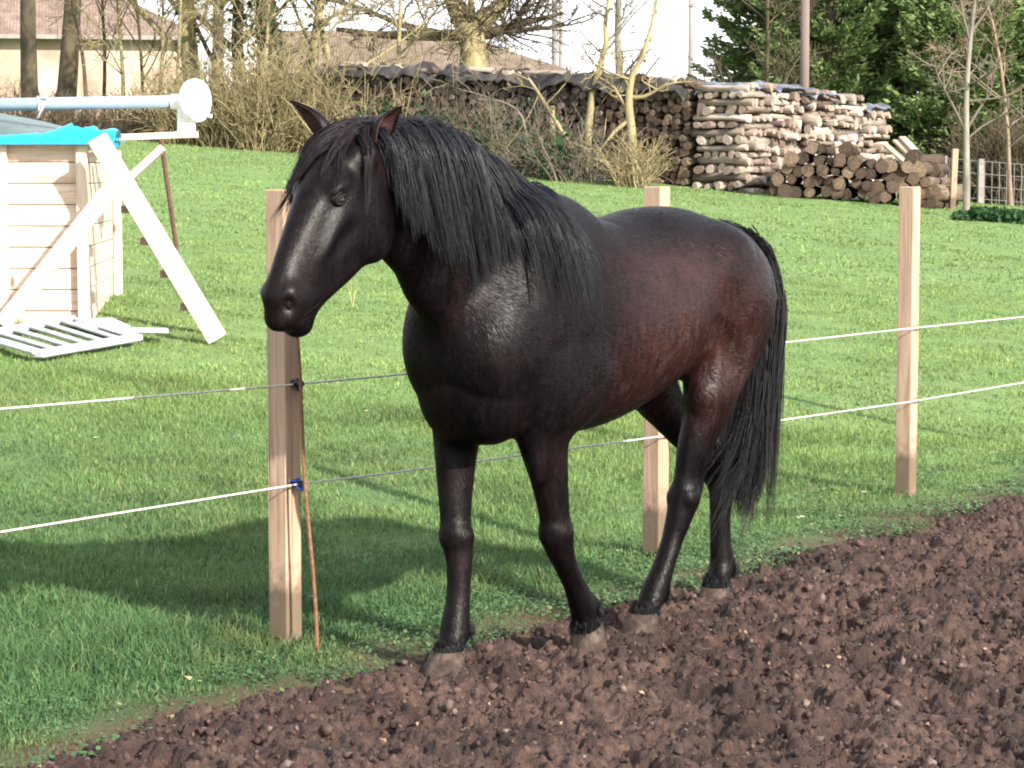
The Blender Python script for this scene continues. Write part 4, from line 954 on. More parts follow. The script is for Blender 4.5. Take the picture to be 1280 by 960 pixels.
# log-end wall left of the corner stack
def ends(u0,u1,hgt,individual):
    u=u0
    cols=int((u1-u0)/.125)
    for i in range(cols):
        uu=u0+(i+.5)*(u1-u0)/cols; b2=C0+NB*uu+FD*.45; z=hz(*b2)+.02; k=0
        while z<hz(*b2)+hgt+rw.uniform(-.08,.06):
            r=rw.uniform(.045,.078); z+=r*.95; me=rw.choice(STK); s=r/.062
            p=(b2[0]+NB[0]*rw.uniform(-.03,.03)+FD[0]*rw.uniform(-.06,.04),b2[1]+FD[1]*rw.uniform(-.06,.04),z)
            if individual: place(me,p,A_FD+rw.uniform(-.08,.08),'thin_log','thin round log end-on in the shaded stack left of the corner','log','thin logs stacked left of the corner',(1,s*1.1,s),rw.uniform(0,6.28),rw.uniform(-.05,.05))
            else: STUFF.append((me,p,A_FD+rw.uniform(-.08,.08),(1,s*1.1,s)))
            z+=r*.9
    return
ends(1.08,2.75,1.72,True)
ends(2.80,9.3,1.65,False)
# everything too many to count
allv=[];allf=[];allm=[];o_=0
for me,p,az,sc in STUFF:
    V=np.array([v.co[:] for v in me.vertices])*np.array(sc); c,s=math.cos(az),math.sin(az); V=np.stack([V[:,0]*c-V[:,1]*s,V[:,0]*s+V[:,1]*c,V[:,2]],1)+np.array(p)
    allv.append(V); allf+= [tuple(i+o_ for i in f.vertices) for f in me.polygons]; allm+=[f.material_index for f in me.polygons]; o_+=len(V)
def isl_bark(nt,b):
    g=N(nt); n=g.noise(g.mapp(g.coord(),(1,1,1)),9,4,.6); c=g.ramp(g.island(),[(0,(.055,.042,.036)),(.5,(.12,.088,.07)),(1,(.24,.18,.145))]); g.to(g.mix(g.ramp(n,[(.4,.5),(.6,0)]),c,(.045,.035,.03)),b,'Base Color')
M_IB=mat('stacked_wood',rough=.9,spec=.1,build=isl_bark)
mk('stacked_firewood',np.concatenate(allv),allf,[M_IB,M_IB],smooth=False,midx=allm,kind='stuff',label='long dark stack of firewood behind the bare bushes')
# ground pile of round logs, ends towards the viewer
gl=at(950,246,40.3)[:2]; gr=at(1172,262,40.2)[:2]; L_=np.linalg.norm(gr-gl); dirp=(gr-gl)/L_
placed=[]
for row in range(6):
    n=int(L_/.21)+1-row
    for i in range(n):
        u=.10*row+i*.212; 
        if u>L_: continue
        top=5 if u<L_*.45 else (5 if u>L_*.72 else 4)
        if row>=top or (row==4 and rw.random()<.3): continue
        r=rw.uniform(.075,.128)*(1.15 if u>L_*.7 else 1); b2=gl+dirp*(u+rw.uniform(-.03,.03)); z=hz(*b2)+.10+row*.178+rw.uniform(-.02,.02); p=b2+FD*rw.uniform(.45,.6)
        placed.append(1); big=u>L_*.85
        place(rw.choice(RND),(p[0],p[1],z),(A_FD+.42 if not big else A_FD+.1)+rw.uniform(-.08,.08),'round_log','thick round log in the low pile before the sunlit stacks','log','round logs piled on the grass',(1,r/.15,r/.15),rw.uniform(0,6.28),rw.uniform(-.04,.04))
for (px,py,r,az) in ((1152,222,.17,0),(1168,212,.15,.3),(1145,205,.14,.3),(1180,240,.13,.2)):
    p=at(px,py,41.0); place(rw.choice(RND),p,A_FD+az,'round_log','thick round log in the low pile before the sunlit stacks','log','round logs piled on the grass',(1,r/.15,r/.15),rw.uniform(0,6))
# slab boards leaning on the rear stack
for i,(a,b) in enumerate((((1120,176),(1145,200)),((1108,182),(1135,205)),((1128,172),(1150,195)))):
    p0=at(*a,44.0);p1=at(*b,42.3); b_=MB(); b_.beam(p1,p0,.14,.05,up=(0,0,1),bev=.01); b_.thing('leaning_plank',wood_m('slab_%d'%i,(.35,.25,.18),(.5,.38,.3),(.62,.5,.4),knots=False),'pale split slab leaning against the rear end of the stacks','plank','slabs leaning on the stacks')
# crumpled plastic sheets on the tops
M_SHEET=noise_mat('grey_blue_sheet',(.035,.038,.046),(.10,.112,.14),scale=7,rough=.45,spec=.4,c3=(.26,.29,.36)); M_DARKS=noise_mat('dark_tarp_debris',(.012,.012,.014),(.040,.037,.036),scale=3,rough=.85,c3=(.13,.115,.095))
def sheet(ctr,ax1,l1,l2,z,amp,m,name,label,seed,cat='sheet',drop=.12,group=None,zf=None):
    n1=max(int(l1/.06),8); n2=max(int(l2/.06),10); a=np.linspace(-.5,.5,n1); c=np.linspace(-.5,.5,n2); A,C_=np.meshgrid(a,c,indexing='ij')
    ax1=np.array(ax1); ax2=np.array([-ax1[1],ax1[0]]); w=fbm(A*l1*2.3+seed,C_*l2*3,5,seed,.62); X=ctr[0]+ax1[0]*A*l1+ax2[0]*C_*l2; Y=ctr[1]+ax1[1]*A*l1+ax2[1]*C_*l2
    base=z if zf is None else zf(X,Y); ed=np.clip((np.abs(C_)-.42)/.08,0,1)+np.clip((np.abs(A)*l1-l1/2+.10)/.10,0,1)*.7
    Z=base+(w-.3)*amp-ed*drop*(.4+w); V=np.stack([X,Y,Z],-1).reshape(-1,3); I=np.arange(n1*n2).reshape(n1,n2); F_=np.stack([I[:-1,:-1],I[1:,:-1],I[1:,1:],I[:-1,1:]],-1).reshape(-1,4)
    V2=V-[0,0,.012]; F2=F_[:,::-1]+len(V); return bake(name,np.concatenate([V,V2]),np.concatenate([F_,F2]),m,label,cat,group)
for k,(ctr,z) in enumerate(TOPS):
    sheet(ctr,NB,1.0+.12*(k%3),.95,z-.03,.22,M_SHEET,'plastic_sheet',['crumpled blue-grey sheet on the corner stack','crumpled blue-grey sheet on the second stack from the front corner','crumpled blue-grey sheet on the third stack from the front corner','crumpled blue-grey sheet on the fourth stack from the front corner','crumpled blue-grey sheet on the rearmost sunlit stack'][k],70+k,group='plastic sheets on the firewood')
cm=C0+NB*5.3+FD*.5
sheet(cm,NB,8.4,1.25,0,.55,M_DARKS,'tarpaulin','long dark tarpaulin strewn with debris along the top of the long stack',90,'tarpaulin',.16,zf=lambda X,Y:height(X,Y)+1.62)
for i in range(48):
    u=rw.uniform(1.2,9.1); b2=C0+NB*u+FD*rw.uniform(.1,.8); me=rw.choice(BIL); s_=rw.uniform(.5,.8)
    place(me,(b2[0],b2[1],hz(*b2)+1.74+rw.uniform(-.03,.05)),A_NB+rw.uniform(-1.2,1.2),'firewood_billet','rough piece of wood thrown on top of the dark tarpaulin','firewood','loose wood on the tarpaulin',(s_*.7,s_,s_*.8),rw.uniform(0,6),rw.uniform(-.12,.12))
p=at(1085,202,41.2); sheet(p[:2],(1,0),.45,.5,p[2],.15,M_SHEET,'plastic_sheet','small blue-grey plastic scrap draped on the round logs',95,group='plastic sheets on the firewood')
# wooden stake right of the pile
p=hit(1190,262); b_=MB(); b_.beam(p-[0,0,.1],at(1194,186,p[1]),.10,.10,up=(0,1,0),bev=.01); b_.thing('wooden_stake',M_POST,'weathered square stake at the right end of the log pile','stake',base=p)
# =================== trees, shrubs, buildings ===================
rt=np.random.RandomState(5)
def unit(v): return v/(np.linalg.norm(v)+1e-9)
def polyline(p,d,L,S,wob,up,rg):
    P=[np.array(p,float)]; d=unit(np.array(d,float))
    for i in range(S-1):
        d=unit(d+rg.randn(3)*wob+np.array([0,0,up])); P.append(P[-1]+d*L/(S-1))
    return np.array(P),d
def grow(base,d,L,r,levels,rg,kids=(5,7,6),wob=.10,up=.03,spread=.8,shrink=.55,S=7,start=.3,rk=.42,out=None,lvl=0):
    if out is None: out=[]
    P,_=polyline(base,d,L,S,wob,up,rg); rr=np.linspace(r,r*(.45 if lvl<levels else .2),S); out.append((lvl,P,rr))
    if lvl<levels:
        for k in range(kids[min(lvl,len(kids)-1)]):
            u=start+(1-start)*rg.rand()**.8; i=min(int(u*(S-1)),S-2); f=u*(S-1)-i; p=P[i]*(1-f)+P[i+1]*f; t=unit(P[i+1]-P[i])
            q=unit(np.cross(t,rg.randn(3))); nd=unit(t*(1-spread*.6)+q*spread+np.array([0,0,.12]))
            grow(p,nd,L*shrink*rg.uniform(.6,1.15)*(1.1-.4*u),rr[i]*rk*rg.uniform(.8,1.2),levels,rg,kids,wob*1.25,up,spread,shrink,S,.15,.55,out,lvl+1)
    return out
def skel_mesh(sk,n=4,rmin=0.0):
    P=np.stack([s[1] for s in sk]); r=np.stack([np.maximum(s[2],rmin) for s in sk]); return strands(P,r,n)
def bark(name,c1,c2,c3,scale=6): return noise_mat(name,c1,c2,scale=scale,rough=.9,spec=.1,bump=.6,bdist=.03,c3=c3,stretch=(1,1,.35))
M_BDK=bark('dark_bark',(.045,.036,.026),(.085,.070,.048),(.13,.115,.07)); M_BYL=bark('lichened_bark',(.16,.13,.075),(.26,.22,.12),(.36,.31,.17)); M_BGR=bark('grey_bark',(.14,.125,.10),(.23,.21,.17),(.32,.30,.25))
M_TYL=noise_mat('yellow_twigs',(.19,.15,.075),(.33,.27,.14),scale=2,rough=.8,bump=0,island=.55,c3=(.42,.36,.20)); M_TBR=noise_mat('brown_twigs',(.085,.065,.042),(.16,.125,.08),scale=2,rough=.85,bump=0,island=.5); M_TGR=noise_mat('grey_twigs',(.13,.11,.085),(.24,.21,.15),scale=2,rough=.85,bump=0,island=.4)
M_TOR=noise_mat('orange_twigs',(.20,.14,.10),(.34,.25,.18),scale=2,rough=.85,bump=0,island=.4)
def leafm(name,c1,c2,c3=None,tr=.2):
    def f(nt,b):
        g=N(nt); c=g.ramp(g.island(),[(0,c1),(.7,c2),(1,c3 or c2)]); n=g.noise(g.coord(),1.3,3); c=g.mix(1.0,c,g.ramp(n,[(.3,.6),(.7,1.15)]),'MULTIPLY'); g.to(c,b,'Base Color'); b.inputs['Roughness'].default_value=.6
        t=g.n('ShaderNodeBsdfTranslucent'); g.L.new(c,t.inputs[0]); mx=g.n('ShaderNodeMixShader'); mx.inputs[0].default_value=tr
        g.L.new(b.outputs[0],mx.inputs[1]); g.L.new(t.outputs[0],mx.inputs[2]); g.L.new(mx.outputs[0],nt.nodes['Material Output'].inputs[0])
    return mat(name,spec=.2,build=f)
M_CON=leafm('conifer_foliage',(.085,.145,.055),(.19,.27,.095),(.30,.37,.13),tr=.35); M_IVY=leafm('ivy_leaves',(.014,.045,.018),(.030,.085,.028),(.06,.13,.045))
def leaves(P,size,rg,flat=0.0,dirs=None,asp=.5,pts=4):
    """leaf faces at points P"""
    n=len(P); s=size*rg.uniform(.6,1.3,n)
    a=rg.randn(n,3) if dirs is None else dirs+rg.randn(n,3)*.35; a/=np.linalg.norm(a,axis=1,keepdims=True)
    b=np.cross(a,rg.randn(n,3)); b/=np.linalg.norm(b,axis=1,keepdims=True)
    V=np.stack([P-a*s[:,None]*.5,P+b*s[:,None]*asp*.5,P+a*s[:,None]*.5,P-b*s[:,None]*asp*.5],1)
    return V.reshape(-1,3),np.arange(4*n).reshape(n,4)
def bare_tree(px,D,hgt,r,label,trunk_m,twig_m,lean=(0,0),levels=3,kids=(9,6,5),spread=.8,start=.35,cat='tree',name='bare_tree',seed=1,group=None,rmin=.006,shrink=.5,ivy=0,up=.03,wob=.06,rk=.42):
    rg=np.random.RandomState(seed); x=(px-640)/3000*D; y=D; z=hz(x,y)-.1
    t=empty(name,(x,y,z),0,label=label,cat=cat,group=group)
    sk=grow((0,0,0),(lean[0],lean[1],1),hgt,r,levels,rg,kids=kids,spread=spread,start=start,shrink=shrink,up=up,wob=wob,rk=rk)
    # flare of the trunk
    tr=[s for s in sk if s[0]==0]; tr[0][2][0]*=1.35
    V,F_=skel_mesh(tr,9); mk('trunk',V,F_,trunk_m,parent=t)
    l1=[s for s in sk if s[0]==1]
    l2=[s for s in sk if s[0]>=2]
    if l1:
        V,F_=skel_mesh(l1,5)
        V2,F2=skel_mesh(l2,3,rmin); o=mk('crown',np.concatenate([V,V2]),np.concatenate([F_,F2+len(V)]),[trunk_m,twig_m],parent=t,midx=[0]*len(F_)+[1]*len(F2))
    if ivy:
        P=[]; T=tr[0][1]; R_=tr[0][2]
        for k in range(ivy):
            u=rg.rand()**1.2*.95*(len(T)-1); i=int(u); f=u-i; a=rg.rand()*6.283; q=T[i]*(1-f)+T[i+1]*f; rr=R_[i]+.02+abs(rg.randn())*.09; P.append(q+[math.cos(a)*rr,math.sin(a)*rr,rg.randn()*.1])
        V,F_=leaves(np.array(P),.11,rg,asp=.9); mk('ivy',V,F_,M_IVY,parent=t)
    return t
def bush(px0,px1,D,hgt,nst,label,m,seed,rad=.012,sub=4,lean=.35,name='bare_shrub',cat='shrub',group=None,depth=1.6,rmin=.006,ivy=0,fan=1.0,base_spread=1.0):
    rg=np.random.RandomState(seed); x0,x1=(px0-640)/3000*D,(px1-640)/3000*D; xc=(x0+x1)/2; w=(x1-x0)/2; z=hz(xc,D)
    t=empty(name,(xc,D,z-.03),0,label=label,cat=cat,group=group); sk=[]
    for i in range(nst):
        bx=rg.uniform(-.8,.8)*w*base_spread; by=rg.uniform(-.5,.5)*depth; bz=hz(xc+bx,D+by)-z
        d=(bx/w*lean*fan+rg.randn()*lean*.7,rg.randn()*lean*.7,1); L=hgt*rg.uniform(.5,1.1)
        P,_=polyline((bx,by,bz),d,L,8,.13,-.03,rg); r=np.linspace(rad,rad*.3,8)*rg.uniform(.5,1.5); sk.append((1,P,r))
        for k in range(sub):
            u=rg.uniform(1.5,6.8); ii=int(u); p=P[ii]+(P[min(ii+1,7)]-P[ii])*(u-ii); td=unit(P[min(ii+1,7)]-P[ii]); q=unit(np.cross(td,rg.randn(3)))
            P2,_=polyline(p,td*.6+q*.7,L*rg.uniform(.2,.45),8,.20,.02,rg); sk.append((2,P2,np.linspace(r[ii]*.6,r[ii]*.2,8)))
    V,F_=skel_mesh([s for s in sk if s[0]==1],4,rmin); V2,F2=skel_mesh([s for s in sk if s[0]==2],3,rmin*.8); mk('branches',np.concatenate([V,V2]),np.concatenate([F_,F2+len(V)]),m,parent=t)
    if ivy:
        C_=[(rg.uniform(-.8,.8)*w,rg.uniform(-.5,.2),rg.uniform(.2,.9)*hgt*.7) for _ in range(max(ivy//220,1))]
        P=np.array([C_[k%len(C_)]+rg.randn(3)*[.22,.2,.25] for k in range(ivy)]); V,F_=leaves(P,.10,rg,asp=.9); mk('ivy',V,F_,M_IVY,parent=t)
    return t
# dark leaning trunks at the left, in front of the house
bare_tree(46,54,7.0,.22,'dark leaning trunk, leftmost of the bare trees before the house',M_BDK,M_TBR,lean=(-.05,0),seed=2,kids=(5,5,5),start=.45)
bare_tree(74,53.4,7.0,.25,'dark trunk leaning right, second from the left before the house',M_BDK,M_TBR,lean=(.10,0),seed=3,kids=(5,5,5),start=.45)
bare_tree(132,56,4.6,.055,'slim dark sapling forking in front of the cream house wall',M_BDK,M_TBR,seed=4,kids=(7,4,4),start=.2,spread=.6)
bare_tree(180,57,5.2,.05,'slim straight bare sapling right of the forked one by the house',M_BDK,M_TYL,seed=5,kids=(9,5,4),start=.15,spread=.7)
bare_tree(247,52.5,7.5,.24,'stout mossy trunk standing at the right end of the house',M_BYL,M_TYL,lean=(-.02,0),seed=6,kids=(9,7,5),start=.12,ivy=300)
bare_tree(272,51.8,7.5,.15,'dark trunk leaning left behind the yellow shrubs',M_BDK,M_TYL,lean=(-.08,0),seed=7,kids=(7,7,5),start=.15)
bare_tree(303,53,7.2,.17,'dark upright trunk between two ivy-clad ones',M_BDK,M_TYL,lean=(.0,0),seed=8,kids=(7,7,5),start=.12,ivy=500)
bare_tree(335,52,7.2,.30,'thickest dark ivy-clad trunk left of the horse\'s ears',M_BDK,M_TYL,lean=(.02,0),seed=9,kids=(8,7,5),start=.12,ivy=1800)
bare_tree(372,53,6.8,.13,'bare mossy tree with tangled branches above the horse\'s ears',M_BYL,M_TYL,lean=(.06,0),seed=10,kids=(12,8,6),start=.12,ivy=500)
bare_tree(430,54,6.5,.10,'bare yellowish tree with drooping twigs above the horse\'s mane',M_BYL,M_TYL,lean=(-.1,0),seed=12,kids=(12,9,6),start=.25,up=-.03)
bare_tree(205,49,4.2,.05,'small bare tree spreading fine yellow twigs above the roller wheel',M_BYL,M_TYL,seed=13,kids=(13,9,6),start=.2,spread=.85)
bare_tree(492,50,5.0,.06,'small bare tree spreading fine yellow twigs above the mane',M_BYL,M_TYL,seed=14,kids=(14,10,6),start=.25,spread=.85)
bare_tree(112,49,4.6,.05,'small bare tree spreading brown twigs over the cream wall',M_BDK,M_TBR,seed=15,kids=(14,10,6),start=.15,spread=.85)
bare_tree(158,50,4.8,.05,'small bare tree with golden twigs between the second trunk and the mossy one',M_BYL,M_TYL,seed=16,kids=(14,10,6),start=.15,spread=.85)
bare_tree(222,48.5,4.4,.05,'golden bare tree tangled over the right end of the house',M_BYL,M_TYL,seed=17,kids=(14,10,6),start=.15,spread=.85)
bare_tree(330,48,4.8,.05,'golden bare tree with fine twigs just left of the horse\'s ears',M_BYL,M_TYL,seed=18,kids=(14,11,6),start=.2,spread=.85)
# big forked tree behind the long stack, with long dark limbs reaching right
rg=np.random.RandomState(31); D=55; x=(588-640)/3000*D; z=hz(x,D); bt=empty('forked_tree',(x,D,z),0,label='big pale forked tree rising behind the long firewood stack',cat='tree')
h0=at(588,48,D)[2]-z
def PT(px,py): q=at(px,py,D); return q-np.array([x,D,z])
tr=[(0,catmull([(0,0,-.2),(.02,0,h0*.5),PT(592,70),PT(588,38)],7),np.array([.50,.42,.36,.33,.31,.31,.33])),(0,catmull([PT(588,45),PT(572,15),PT(560,-15),PT(540,-70)],7),np.linspace(.26,.12,7)),(0,catmull([PT(590,45),PT(608,22),PT(632,-2),PT(660,-60)],7),np.linspace(.27,.10,7)),(0,catmull([PT(588,42),PT(590,10),PT(585,-40)],7),np.linspace(.10,.05,7))]
V,F_=skel_mesh(tr,12); mk('trunk',V,F_,M_BYL,parent=bt)
lim=[(0,catmull([PT(420,36),PT(480,44),PT(540,44),PT(600,42),PT(650,30),PT(705,16)],7),np.array([.05,.08,.12,.14,.12,.08,.03])),(0,catmull([PT(606,44),PT(640,34),PT(655,8),PT(668,-10)],7),np.linspace(.11,.03,7)),(0,catmull([PT(610,40),PT(650,38),PT(690,34),PT(720,30)],7),np.linspace(.08,.015,7)),(0,catmull([PT(560,44),PT(500,30),PT(440,6),PT(400,0)],7),np.linspace(.09,.02,7))]
sk=[]
for _,P,r in lim:
    for k in range(17):
        i=rg.randint(1,6); grow(P[i],unit(unit(P[i]-P[i-1])*.5+rg.randn(3)*[.6,.5,.6]+[0,0,.1]),rg.uniform(.5,1.5),.028,2,rg,kids=(6,4),out=sk,lvl=0,wob=.14,S=7)
for _,P,r in tr[1:]:
    for k in range(10):
        i=rg.randint(1,6); grow(P[i],unit(rg.randn(3)),rg.uniform(.7,2.0),.035,2,rg,kids=(8,5),out=sk,lvl=0,wob=.14,S=7)
V,F_=skel_mesh(lim,7); V2,F2=skel_mesh(sk,3,.007); mk('crown',np.concatenate([V,V2]),np.concatenate([F_,F2+len(V)]),[M_BDK,M_TBR],parent=bt,midx=[0]*len(F_)+[1]*len(F2))
# shrubs along the far edge of the field, left
SH='yellow bare shrub '
bush(150,215,47,1.1,90,SH+'low against the cream house wall behind the roller tube',M_TBR,41,group=None,sub=5)
bush(205,262,46.2,1.6,150,SH+'directly behind the white roller wheel',M_TYL,42,sub=5)
bush(255,312,45.8,1.8,190,SH+'arching right of the white roller wheel',M_TYL,43,lean=.5,sub=5)
bush(300,365,45.6,1.9,210,SH+'dense, at the left of the horse\'s ears',M_TYL,44,lean=.5,sub=5)
bush(350,430,46,2.2,190,SH+'behind the horse\'s ears below the mossy tree',M_TYL,45,lean=.5,sub=5,ivy=150)
bush(60,165,49,.9,150,'dark brown bare shrub at the foot of the two leftmost trunks',M_TBR,46,sub=5)
bush(-40,70,50,1.0,120,'low brown bare shrub at the far left edge',M_TBR,47,sub=4)
# tangle before the long stack
bush(420,520,42.5,1.6,45,'bare thin shrub growing before the left part of the dark stack',M_TYL,48,ivy=450)
bush(520,620,42.0,1.5,45,'green ivy-tangled shrub before the dark stack above the mane',M_TBR,49,ivy=660)
bush(600,690,41.6,1.35,95,'arching olive brown shrub before the dark stack above the horse\'s back',M_TGR,50,lean=.6,ivy=60,sub=5)
bush(680,762,41.2,1.1,110,'low tangled shrub left of the young trees by the stack',M_TGR,51,lean=.6,ivy=200,sub=5)
bush(765,808,40.6,.9,110,'dry golden tuft of stems at the foot of the yellow young tree',M_TYL,52,lean=.35,sub=4)
# ivy floor
# young trees right of centre
def stick_tree(pts,D,r0,r1,label,m,tm,subs,seed,name='young_tree',rmin=.007,extra=None):
    rg=np.random.RandomState(seed); p=at(*pts[0],D); z=hz(p[0],D)-.1; t=empty(name,(p[0],D,z),0,label=label,cat='tree'); o=np.array([p[0],D,z])
    P=catmull([np.array([0,0,0])]+[at(a,b,D)-o for a,b in pts[1:]],9); r=np.linspace(r0,r1,9); V,F_=skel_mesh([(0,P,r)],8); mk('trunk',V,F_,m,parent=t); sk=[]
    for k in range(subs):
        i=rg.randint(2,8); grow(P[i]+(P[min(i+1,8)]-P[i])*rg.rand(),unit(unit(P[i]-P[i-1])*.55+rg.randn(3)*[.8,.5,.4]+[0,0,.2]),rg.uniform(.4,1.3),r[i]*.42,2,rg,kids=(4,3),out=sk,S=7,wob=.12,shrink=.5)
    for q in (extra or []):
        Q=catmull([at(a,b,D)-o for a,b in q],7); sk.append((0,Q,np.linspace(r0*.5,r0*.15,7)))
        for k in range(4): grow(Q[3+k%3],unit(unit(Q[3]-Q[2])*.5+rg.randn(3)*.6+[0,0,.3]),rg.uniform(.3,.7),.015,1,rg,kids=(4,),out=sk,S=7)
    if sk: V,F_=skel_mesh(sk,4,rmin); mk('branches',V,F_,tm,parent=t)
    return t
stick_tree([(769,222),(770,160),(774,100),(772,40),(775,-40)],43,.085,.05,'straight grey young tree rising highest above the stack',M_BGR,M_TGR,9,61)
stick_tree([(733,215),(735,165),(742,110),(757,60),(757,20),(768,-20)],42.6,.08,.03,'slim crooked young tree left of the straight grey one',M_BYL,M_TGR,9,62)
stick_tree([(793,226),(790,175),(786,130),(790,95),(808,60),(822,-10)],40.8,.10,.02,'yellow lichened young tree lit by the sun beside the log ends',M_BYL,M_TYL,7,63,extra=[[(789,122),(805,121),(822,112),(835,103)],[(788,112),(780,97),(776,90)],[(787,150),(768,165),(758,178),(745,190)]])
stick_tree([(690,215),(691,180),(690,150),(691,132)],41.8,.055,.045,'pale cut stem sticking up from the shrubs before the stack',M_BYL,M_TYL,0,64,name='cut_stem')
stick_tree([(745,225),(700,160),(672,115),(660,97)],41.5,.05,.02,'long bare stem slanting left across the dark stack',M_BYL,M_TYL,4,65,name='slanting_stem')
stick_tree([(660,215),(655,152),(630,128),(598,124)],41.4,.03,.012,'thin pale stem arching left across the dark stack',M_TGR,M_TGR,2,66,name='arching_stem')
stick_tree([(1208,252),(1208,190),(1208,120),(1213,50),(1222,-30)],38,.06,.025,'slim grey bare tree before the conifers at the right',M_BGR,M_TGR,10,67,extra=[[(1207,165),(1190,130),(1172,95),(1168,75)],[(1209,160),(1228,130),(1240,115)],[(1212,50),(1204,20),(1200,-10)],[(1214,40),(1232,15),(1240,0)]])
# poles
def pole(px,D,top,r,label,arms=False,m=None):
    x=(px-640)/3000*D; z=hz(x,D); h=at(px,top,D)[2]-z; p=empty('utility_pole',(x,D,z),0,label=label,cat='pole'); b_=MB(); b_.tube([(0,0,-.3),(0,0,h)],[r,r*.8],10); b_.build('shaft',m or M_BDK,parent=p,smooth=True)
    if arms:
        for k,a in enumerate((.3,.8)): b_=MB(); b_.beam((-.5,0,h-a),(.5,0,h-a),.08,.08,up=(0,0,1)); [b_.tube([(q,0,h-a+.04),(q,0,h-a+.18)],.035,8) for q in (-.45,.45)]; b_.build('crossarm',m or M_BDK,parent=p)
    return p
M_PGR=noise_mat('grey_pole_wood',(.20,.18,.17),(.30,.27,.25),scale=3,rough=.85,stretch=(1,1,.1))
pole(693.5,80,-20,.13,'thicker grey pole of the pair beyond the dark stack',m=M_PGR); pole(700.5,82,-30,.08,'thinner grey pole of the pair beyond the dark stack',m=M_PGR)
pole(862,85,-15,.12,'lone grey pole standing in the sky left of the conifers',m=M_PGR); pole(1003,46.8,-60,.10,'brown pole rising before the dark conifers behind the sunlit stacks',m=noise_mat('brown_pole_wood',(.13,.095,.085),(.21,.16,.14),scale=3,rough=.85,stretch=(1,1,.1)))
# wires-and-twig bits of a far hedge line with the horizon
# conifers
def conifer(px,D,hgt,rad,label,seed,limbs=240,per=130):
    rg=np.random.RandomState(seed); x=(px-640)/3000*D; z=hz(x,D)-.1; t=empty('conifer',(x,D,z),0,label=label,cat='tree',group='tall dark conifers behind the firewood')
    V,F_=skel_mesh([(0,np.linspace((0,0,0),(0,0,hgt*.96),7),np.linspace(.28,.04,7))],8); mk('trunk',V,F_,M_BDK,parent=t)
    PP=[];DD=[];sk=[]
    for k in range(limbs):
        u=(k+.5)/limbs; h=hgt*(.02+.96*u); R_=rad*(1-u**1.7)**.75*rg.uniform(.72,1.12)+.12; a=rg.rand()*6.283; o=np.array([math.cos(a),math.sin(a),0]); ti=np.linspace(0,1,7)[:,None]
        Q=np.array([0,0,h])+o*R_*ti+np.array([0,0,1])*(-.30*R_*ti+.50*R_*ti**2.2)+rg.randn(3)*.06*ti; sk.append((1,Q,np.linspace(.04,.008,7)))
        m=per; v=.06+.94*rg.rand(m)**.62; i=np.minimum((v*6).astype(int),5); f=(v*6-i)[:,None]; c=Q[i]*(1-f)+Q[i+1]*f
        wd=.34*(1.15-v)+.07; sd=np.array([-o[1],o[0],0]); q=c+sd*(rg.randn(m)*wd*.55)[:,None]+np.array([0,0,1])*(rg.randn(m)*.06-.04)[:,None]
        PP.append(q); DD.append(np.tile(o*.8+np.array([0,0,.25]),(m,1))+sd*((q-c)@sd)[:,None]*1.8)
    P=np.concatenate(PP);Dd=np.concatenate(DD); V,F_=leaves(P,.19,rg,dirs=Dd,asp=.34); mk('crown',V,F_,M_CON,parent=t); V,F_=skel_mesh(sk,3); mk('limbs',V,F_,M_BDK,parent=t)
for a in ((950,58,7.2,1.75,'leftmost dark conifer standing against the sky',101),(1035,55,9.5,2.0,'dark conifer directly behind the brown pole',102),(1118,57,9.8,2.1,'dark conifer behind the rear end of the sunlit stacks',103),(1196,54,9.5,2.0,'dark conifer behind the slim grey tree at the right',104),(1285,55,9.5,2.1,'dark conifer cut by the right edge of the photo',105),(1075,61,10.5,2.0,'dark conifer in the second row between two nearer ones',106),(1160,61,10.5,2.0,'dark conifer in the second row behind the slim grey tree',107),(1245,61,10,2.0,'dark conifer in the second row at the right edge',108),(995,62,9.5,1.9,'dark conifer in the second row left of the brown pole',109)):
    conifer(a[0],a[1],a[2],a[3],a[4],a[5])
bare_tree(955,50,4.6,.07,'brown bare tree with fine twigs before the leftmost conifer',M_BDK,M_TBR,seed=71,kids=(16,9,6),start=.15,lean=(-.02,0),shrink=.42)
bare_tree(1262,46,4.3,.045,'orange-brown bare tree before the conifers at the right edge',M_TOR,M_TOR,seed=72,kids=(14,8,5),start=.15,lean=(-.08,0),shrink=.45,spread=.9)
bush(1225,1300,52,1.9,500,'dense brown bare hedge at the right edge beyond the wire fence',M_TBR,73,sub=6,depth=1.0,lean=.3,rad=.02,name='bare_hedge',cat='hedge')
bush(1120,1225,60,1.3,300,'brown undergrowth below the conifers beyond the wire fence',M_TBR,74,sub=5,depth=1.0,lean=.4,rad=.02,name='undergrowth',cat='shrub')
# wire fence at the right
M_GPOST=noise_mat('grey_fence_post',(.20,.18,.16),(.33,.30,.27),scale=5,rough=.9); wf=empty('wire_fence',(*at(1180,230,48)[:2],hz(*at(1180,230,48)[:2])),0,label='grey wire mesh fence with posts beyond the log pile',cat='fence'); wo=np.array(wf.location)
Q=[np.array([*at(px,230,48)[:2],0]) for px in (1120,1153,1182,1226,1300)]
for q in Q: q[2]=hz(q[0],q[1])
for i,q in enumerate(Q):
    w_=.11 if i==3 else .05; b_=MB(); b_.beam(q-wo-[0,0,.1],q-wo+[0,0,.95],w_,w_,up=(0,1,0),bev=.005); b_.build('post',M_GPOST,parent=wf)
b_=MB()
for a,c in zip(Q[:-1],Q[1:]):
    for h in (.15,.4,.65,.9): b_.tube([a-wo+[0,0,h],c-wo+[0,0,h]],.008,4)
    n=int(np.linalg.norm(c-a)/.14)
    for k in range(n): p=a+(c-a)*(k+.5)/n-wo; b_.tube([p+[0,0,.05],p+[0,0,.9]],.005,3)
